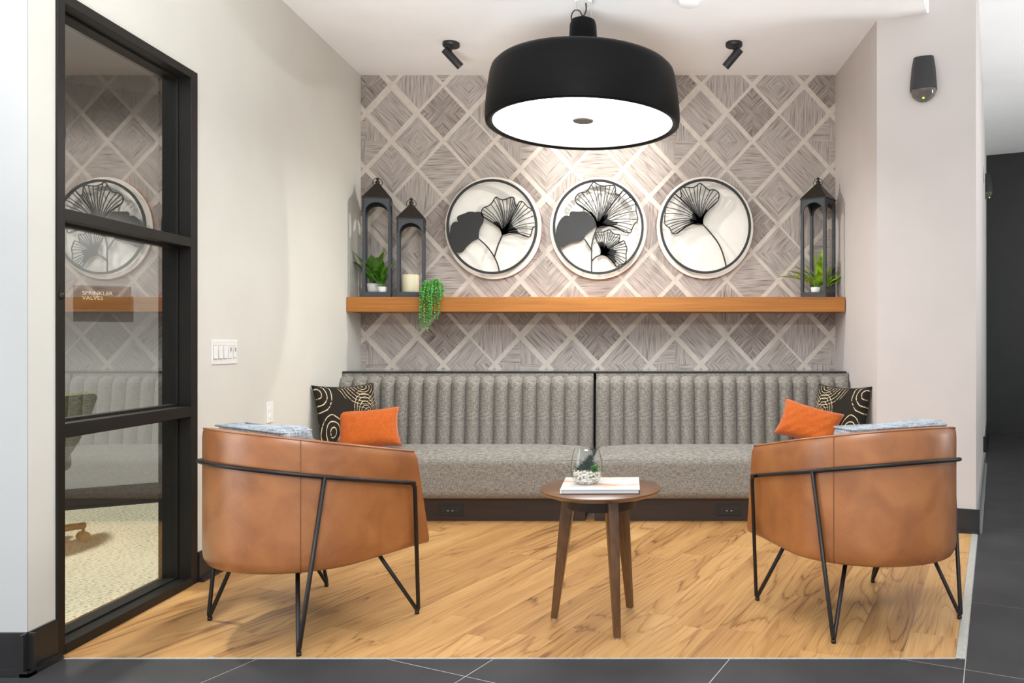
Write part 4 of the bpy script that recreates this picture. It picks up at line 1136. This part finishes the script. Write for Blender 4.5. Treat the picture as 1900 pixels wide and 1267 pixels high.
# trailing succulent over the shelf edge
p3 = tag(empty('trailing_plant', (-1.515, 5.625, SH)), 'green string-of-pearls plant trailing over the front of the shelf', 'plant')
pot(p3, .034, .060, M['greypot'])
for k_ in range(34):
    a_ = rnd.uniform(-math.pi, math.pi); 
    ex = rnd.uniform(-.078, .078); out = -.062 - rnd.uniform(0, .026); 
    hang = rnd.choice((.03, .05, .08, .12, .16, .2)) if k_ > 6 else rnd.uniform(.19, .245)
    if ex > .045: hang = min(hang, .14)
    if k_ < 7: ex = rnd.uniform(-.082, -.02)
    top = Vector((rnd.uniform(-.03, .03), rnd.uniform(-.03, .02), .065))
    mid = Vector((ex*.75, out*.62, .075 + rnd.uniform(0, .055))); e1 = Vector((ex, out, .02 + rnd.uniform(-.01, .03))); e2 = Vector((ex + rnd.uniform(-.008, .008), out, .0-hang))
    if k_ % 4 == 3: mid = Vector((math.cos(a_)*.05, math.sin(a_)*.04, .10+rnd.uniform(0, .03))); e1 = Vector((math.cos(a_)*.075, -abs(math.sin(a_))*.06, .05)); e2 = Vector((math.cos(a_)*.08, -abs(math.sin(a_))*.06-.01, .004))
    pth = smooth_path([top, mid, e1, (e1+e2)/2 + Vector((rnd.uniform(-.006, .006), 0, 0)), e2], 6)
    bm = bmesh.new(); tube(bm, pth, .001, 4)
    acc = 0
    for s_ in range(1, len(pth)):
        acc += (pth[s_]-pth[s_-1]).length
        while acc > .0115:
            acc -= .0115
            bmesh.ops.create_icosphere(bm, subdivisions=1, radius=rnd.uniform(.0055, .0075), matrix=Matrix.Translation(pth[s_] + Vector((rnd.uniform(-.004, .004), rnd.uniform(-.004, .004), rnd.uniform(-.003, .003)))))
    link('tendril', bm, M['pearl'], p3, True)
# fern and spider plant in the right lantern
def frond(bm, base, d, L_, droop, pin=.052, n=20):
    base = Vector(base); d = Vector(d).normalized(); hd = Vector((d.x, d.y, 0)); sd = Vector((-d.y, d.x, 0)).normalized() if hd.length > 1e-4 else Vector((1, 0, 0))
    pts = [base + d*L_*s_/n + Vector((0, 0, -droop*L_*(s_/n)**2)) for s_ in range(n+1)]
    tube(bm, pts, [.0016*(1-.7*s_/n) for s_ in range(n+1)], 4)
    for s_ in range(2, n+1):
        tt = s_/n; ln = pin*(math.sin(math.pi*min(1, tt*.75+.22))**.8)*(1.05-tt*.75)
        tg = (pts[s_]-pts[s_-1]).normalized()
        for g_ in (-1, 1):
            blade(bm, pts[s_], (sd*.45 + Vector((0, 0, .8))*(1-abs(d.z)) + sd*.55*abs(d.z))*g_ + tg*.6, ln, .017, .05, 2, .1, tg)
p4 = tag(empty('potted_fern', (cxr+.03, cyr+.022, SH+.041)), 'lime fern in a stone pot spilling out of the right lantern', 'plant')
pot(p4, .036, .054, M['greypot'])
for az, el, L_, dr in ((172, 32, .30, .35), (186, 40, .26, .3), (165, 52, .26, .35), (158, 62, .24, .3), (100, 82, .24, .12), (60, 84, .27, .1), (200, 78, .23, .15), (300, 80, .22, .15), (120, 70, .22, .2), (240, 66, .20, .25), (15, 50, .20, .3), (350, 38, .20, .25), (25, 64, .21, .25), (340, 62, .22, .2), (5, 30, .17, .25), (280, 70, .2, .2), (80, 74, .25, .15), (250, 50, .16, .3)):
    bm = bmesh.new(); a_, e_ = R(az), R(el)
    dy_ = math.sin(a_)*math.cos(e_)*(.45 if math.sin(a_) > 0 else .8)
    frond(bm, (0, 0, .045), (math.cos(a_)*math.cos(e_), dy_, math.sin(e_)), L_*1.3, dr)
    link('frond', bm, M['fern'], p4, True)
p5 = tag(empty('spider_plant', (cxr-.028, cyr-.040, SH+.041)), 'small grassy plant in a white pot in front in the right lantern', 'plant')
pot(p5, .036, .036, M['ceramic'])
for k_ in range(22):
    a_, e_ = rnd.uniform(0, 6.28), R(rnd.uniform(40, 82)); bm = bmesh.new()
    blade(bm, (rnd.uniform(-.008, .008), rnd.uniform(-.008, .008), .026), (math.cos(a_)*math.cos(e_), math.sin(a_)*math.cos(e_)*.7, math.sin(e_)), rnd.uniform(.10, .16), .013, .5, 7, .3)
    link('leaf', bm, M['leaf_bright'], p5, True)

# ------------------------------------------------------------------ pendant lamp
PX, PY = -.340, 4.50
pd = tag(empty('pendant_lamp', (PX, PY, 2.415)), 'huge black drum pendant lamp with a glowing white disc, hung near the ceiling', 'lamp')
Z0 = -2.415
bm = bmesh.new()
lathe(bm, [(.520, 2.458+Z0), (.521, 2.425+Z0), (.530, 2.416+Z0), (.548, 2.413+Z0), (.560, 2.420+Z0), (.565, 2.445+Z0), (.563, 2.50+Z0), (.552, 2.60+Z0), (.538, 2.69+Z0), (.528, 2.722+Z0), (.508, 2.742+Z0), (.46, 2.752+Z0), (.10, 2.762+Z0), (.092, 2.77+Z0)], 96)
lathe(bm, [(.092, 2.77+Z0), (.086, 2.86+Z0), (.081, 2.95+Z0), (.078, 3.005+Z0), (.070, 3.03+Z0), (.045, 3.042+Z0), (0, 3.044+Z0)], 48)
bmesh.ops.remove_doubles(bm, verts=bm.verts, dist=1e-5); bmesh.ops.recalc_face_normals(bm, faces=bm.faces)
for f in bm.faces:
    c_ = f.calc_center_median()
    if math.hypot(c_.x, c_.y) < .5205 and c_.z < .045 and math.hypot(c_.x, c_.y) > .3: f.material_index = 1
link('shade', bm, [M['pendant'], M['shade_in']], pd, True, 40)
bm = bmesh.new(); lathe(bm, [(0, 2.452+Z0), (.519, 2.456+Z0), (.519, 2.460+Z0), (0, 2.460+Z0)], 96)
bmesh.ops.recalc_face_normals(bm, faces=bm.faces); dfz = link('diffuser', bm, M['lamp'], pd, True, 30); dfz['label'] = 'glowing white round diffuser'
bm = bmesh.new(); lathe(bm, [(0, 2.444+Z0), (.058, 2.444+Z0), (.062, 2.448+Z0), (.062, 2.453+Z0), (0, 2.453+Z0)], 40); bmesh.ops.recalc_face_normals(bm, faces=bm.faces); link('hub_cap', bm, M['shade_in'], dfz, True, 40)
bm = bmesh.new(); lathe(bm, [(.020, 3.042+Z0), (.020, 3.055+Z0), (0, 3.057+Z0)], 16); link('cord_grip', bm, M['black'], pd, True)
bm = bmesh.new(); lathe(bm, [(0, 3.135+Z0), (.050, 3.135+Z0), (.052, 3.138+Z0), (.052, CEIL+Z0), (0, CEIL+Z0)], 32); bmesh.ops.recalc_face_normals(bm, faces=bm.faces); cp = link('canopy', bm, M['white'], pd, True, 40); cp['label'] = 'white ceiling canopy'
for a_ in (R(100), R(220), R(340)):
    bm = bmesh.new(); tube(bm, [(.055*math.cos(a_), .055*math.sin(a_), 3.03+Z0), (.045*math.cos(a_), .045*math.sin(a_), 3.137+Z0)], .0012, 6); link('suspension_wire', bm, M['chrome'], pd)
bm = bmesh.new()
pth = smooth_path([(-.066, -.01, 3.03+Z0), (-.067, -.012, 3.06+Z0), (-.048, -.014, 3.088+Z0), (-.02, -.012, 3.085+Z0), (-.002, -.005, 3.058+Z0), (.010, 0, 3.075+Z0), (.018, 0, 3.10+Z0), (.016, 0, 3.14+Z0)], 6)
tube(bm, pth, .0042, 8); link('power_cord', bm, M['black'], pd, True)

# ------------------------------------------------------------------ ceiling spots
def spotlamp(x, y, d, target, label, power):
    t = tag(empty('ceiling_spot', (x, y, CEIL)), label, 'spotlight', 'black ceiling spots')
    bm = bmesh.new(); lathe(bm, [(0, -.024), (.054, -.024), (.057, -.020), (.057, 0), (0, 0)], 32); bmesh.ops.recalc_face_normals(bm, faces=bm.faces); link('mounting_plate', bm, M['black'], t, True, 40)
    bm = bmesh.new(); tube(bm, [(0, 0, -.02), (0, 0, -.075)], .006, 10); link('stem', bm, M['black'], t, True, 40)
    d = Vector(d).normalized(); c0 = Vector((0, 0, -.092))
    a_, b_ = c0 - d*.062, c0 + d*.088
    bm = bmesh.new(); m_ = d.to_track_quat('Z', 'Y').to_matrix().to_4x4(); L_ = .15
    lathe(bm, [(0, 0), (.025, 0), (.027, .003), (.027, L_), (.024, L_), (.022, L_-.02), (0, L_-.02)], 28); bmesh.ops.recalc_face_normals(bm, faces=bm.faces)
    bmesh.ops.transform(bm, matrix=Matrix.Translation(a_) @ m_, verts=bm.verts); hd = link('lamp_head', bm, M['black'], t, True, 40)
    bm = bmesh.new(); lathe(bm, [(0, L_-.019), (.0215, L_-.019), (.0215, L_-.017), (0, L_-.017)], 24); bmesh.ops.recalc_face_normals(bm, faces=bm.faces)
    bmesh.ops.transform(bm, matrix=Matrix.Translation(a_) @ m_, verts=bm.verts); link('lens', bm, M['spotglow'], hd)
    p = Vector((x, y, CEIL)) + b_ + d*.004
    spot('spot_beam', p, target, power, 80, 1.0)
spotlamp(-1.296, 5.25, (.66, .30, -.68), (1.05, 5.86, 1.15), 'small black ceiling spot left of the big pendant', 115)
spotlamp(.631, 5.25, (-.66, .30, -.72), (-1.65, 5.86, 1.15), 'small black ceiling spot right of the big pendant', 115)

# ------------------------------------------------------------------ ceiling panel, detector
ap = tag(empty('access_panel', (-1.39, 4.52, CEIL)), 'flush white access panel in the alcove ceiling', 'panel')
bm = bmesh.new(); box(bm, -.31, .31, -.2, .2, -.003, 0, 0, .001); link('panel_frame', bm, M['ceiling'], ap)
bm = bmesh.new(); box(bm, -.288, .288, -.18, .18, -.005, -.003, 0, .001); link('panel_door', bm, M['ceiling'], ap)
sd_ = tag(empty('smoke_detector', (.285, 4.60, CEIL)), 'round white smoke detector on the ceiling right of the pendant', 'detector')
bm = bmesh.new(); lathe(bm, [(0, -.03), (.045, -.03), (.06, -.022), (.062, 0), (0, 0)], 32); bmesh.ops.recalc_face_normals(bm, faces=bm.faces); link('housing', bm, M['ceiling'], sd_, True, 40)

# ------------------------------------------------------------------ motion sensors
def sensor(loc, rz, label, s=1.0):
    t = tag(empty('motion_sensor', loc, rz), label, 'sensor', 'black wall sensors')
    # body: tapered, curved shell; local -y out of the wall
    def ringp(z, w_, d_):
        return [(-w_/2, 0, z), (-w_/2, -d_*.55, z), (-w_*.36, -d_*.92, z), (0, -d_, z), (w_*.36, -d_*.92, z), (w_/2, -d_*.55, z), (w_/2, 0, z)]
    bm = bmesh.new(); rs = [[bm.verts.new(Vector(p)*s) for p in ringp(*q_)] for q_ in ((.135, .105, .035), (.132, .115, .050), (.06, .138, .070), (-.03, .152, .082), (-.075, .158, .086))]
    for a_, b_ in zip(rs, rs[1:]):
        for k_ in range(6): bm.faces.new([a_[k_], a_[k_+1], b_[k_+1], b_[k_]])
    bm.faces.new(rs[0]); bm.faces.new(rs[-1][::-1]); bmesh.ops.recalc_face_normals(bm, faces=bm.faces); link('housing', bm, M['baseboard'], t, True, 40)
    bm = bmesh.new(); rs = [[bm.verts.new(Vector(p)*s) for p in ringp(*q_)] for q_ in ((-.075, .150, .080), (-.105, .130, .066), (-.130, .075, .04), (-.140, .03, .02))]
    for a_, b_ in zip(rs, rs[1:]):
        for k_ in range(6): bm.faces.new([a_[k_], a_[k_+1], b_[k_+1], b_[k_]])
    bm.faces.new(rs[0]); bm.faces.new(rs[-1][::-1]); bmesh.ops.recalc_face_normals(bm, faces=bm.faces); ln_ = link('lens', bm, M['sensorlens'], t, True, 40)
    bm = bmesh.new(); bmesh.ops.create_uvsphere(bm, u_segments=12, v_segments=8, radius=.006*s, matrix=Matrix.Translation((.0, -.045*s, -.126*s))); link('status_light', bm, M['led'], ln_, True)
    return t
sensor((1.751, 4.78, 2.785), math.atan2(dv.y, dv.x), 'black wall sensor with a green light on the pale wall right of the alcove')
sp_ = cor(4.33, 0); sensor((sp_[0], sp_[1], 2.90), math.atan2(UY, UX), 'second wall sensor, seen edge-on down the dark corridor')

# ------------------------------------------------------------------ switches on the left wall
def on_left(y, z, name, label, cat):
    t = tag(empty(name, (XL, y, z), R(90)), label, cat); return t     # local x along +Y, -y out into the room
sw = on_left(3.953, 1.105, 'light_switch', 'white five-gang switch plate on the left wall', 'switch')
bm = bmesh.new(); box(bm, -.122, .122, -.006, 0, -.062, .062, 0, .003); link('cover_plate', bm, M['white'], sw)
for k_ in range(5):
    xx = -.092 + .046*k_
    if k_ < 3:
        bm = bmesh.new(); box(bm, xx-.0175, xx+.0175, -.0068, -.0055, -.0345, .0345); sf = link('rocker_frame', bm, M['switchgap'], sw)
        bm = bmesh.new(); box(bm, xx-.0155, xx+.0155, -.010, -.006, -.0325, .0325, 0, .0015)
        for v_ in bm.verts:
            if v_.co.y < -.008: v_.co.y += -.003*(1 if v_.co.z < 0 else -.3)
        link('rocker', bm, M['white'], sf)
    else:
        bm = bmesh.new(); box(bm, xx-.0165, xx+.0165, -.0068, -.0055, -.0335, .0335); sf = link('slider_frame', bm, M['switchgap'], sw)
        bm = bmesh.new(); box(bm, xx-.0145, xx+.0145, -.0085, -.006, -.0315, .0315, 0, .001); link('slider_plate', bm, M['white'], sf)
        bm = bmesh.new(); box(bm, xx-.004, xx+.004, -.013, -.0085, .004, .024, 0, .001); link('slider_tab', bm, M['switchgap'], sf)
ou = on_left(4.435, .753, 'wall_outlet', 'narrow white wall outlet on the left wall above the armchair', 'outlet')
bm = bmesh.new(); box(bm, -.036, .036, -.006, 0, -.060, .060, 0, .003); link('cover_plate', bm, M['white'], ou)
for z_ in (.022, -.022):
    bm = bmesh.new(); lathe(bm, [(0, .0085), (.0155, .0085), (.0165, .0055)], 24)
    for v_ in bm.verts: v_.co = Vector((v_.co.x, -v_.co.z, v_.co.y+z_))
    bmesh.ops.recalc_face_normals(bm, faces=bm.faces); link('receptacle', bm, M['white'], ou, True, 40)
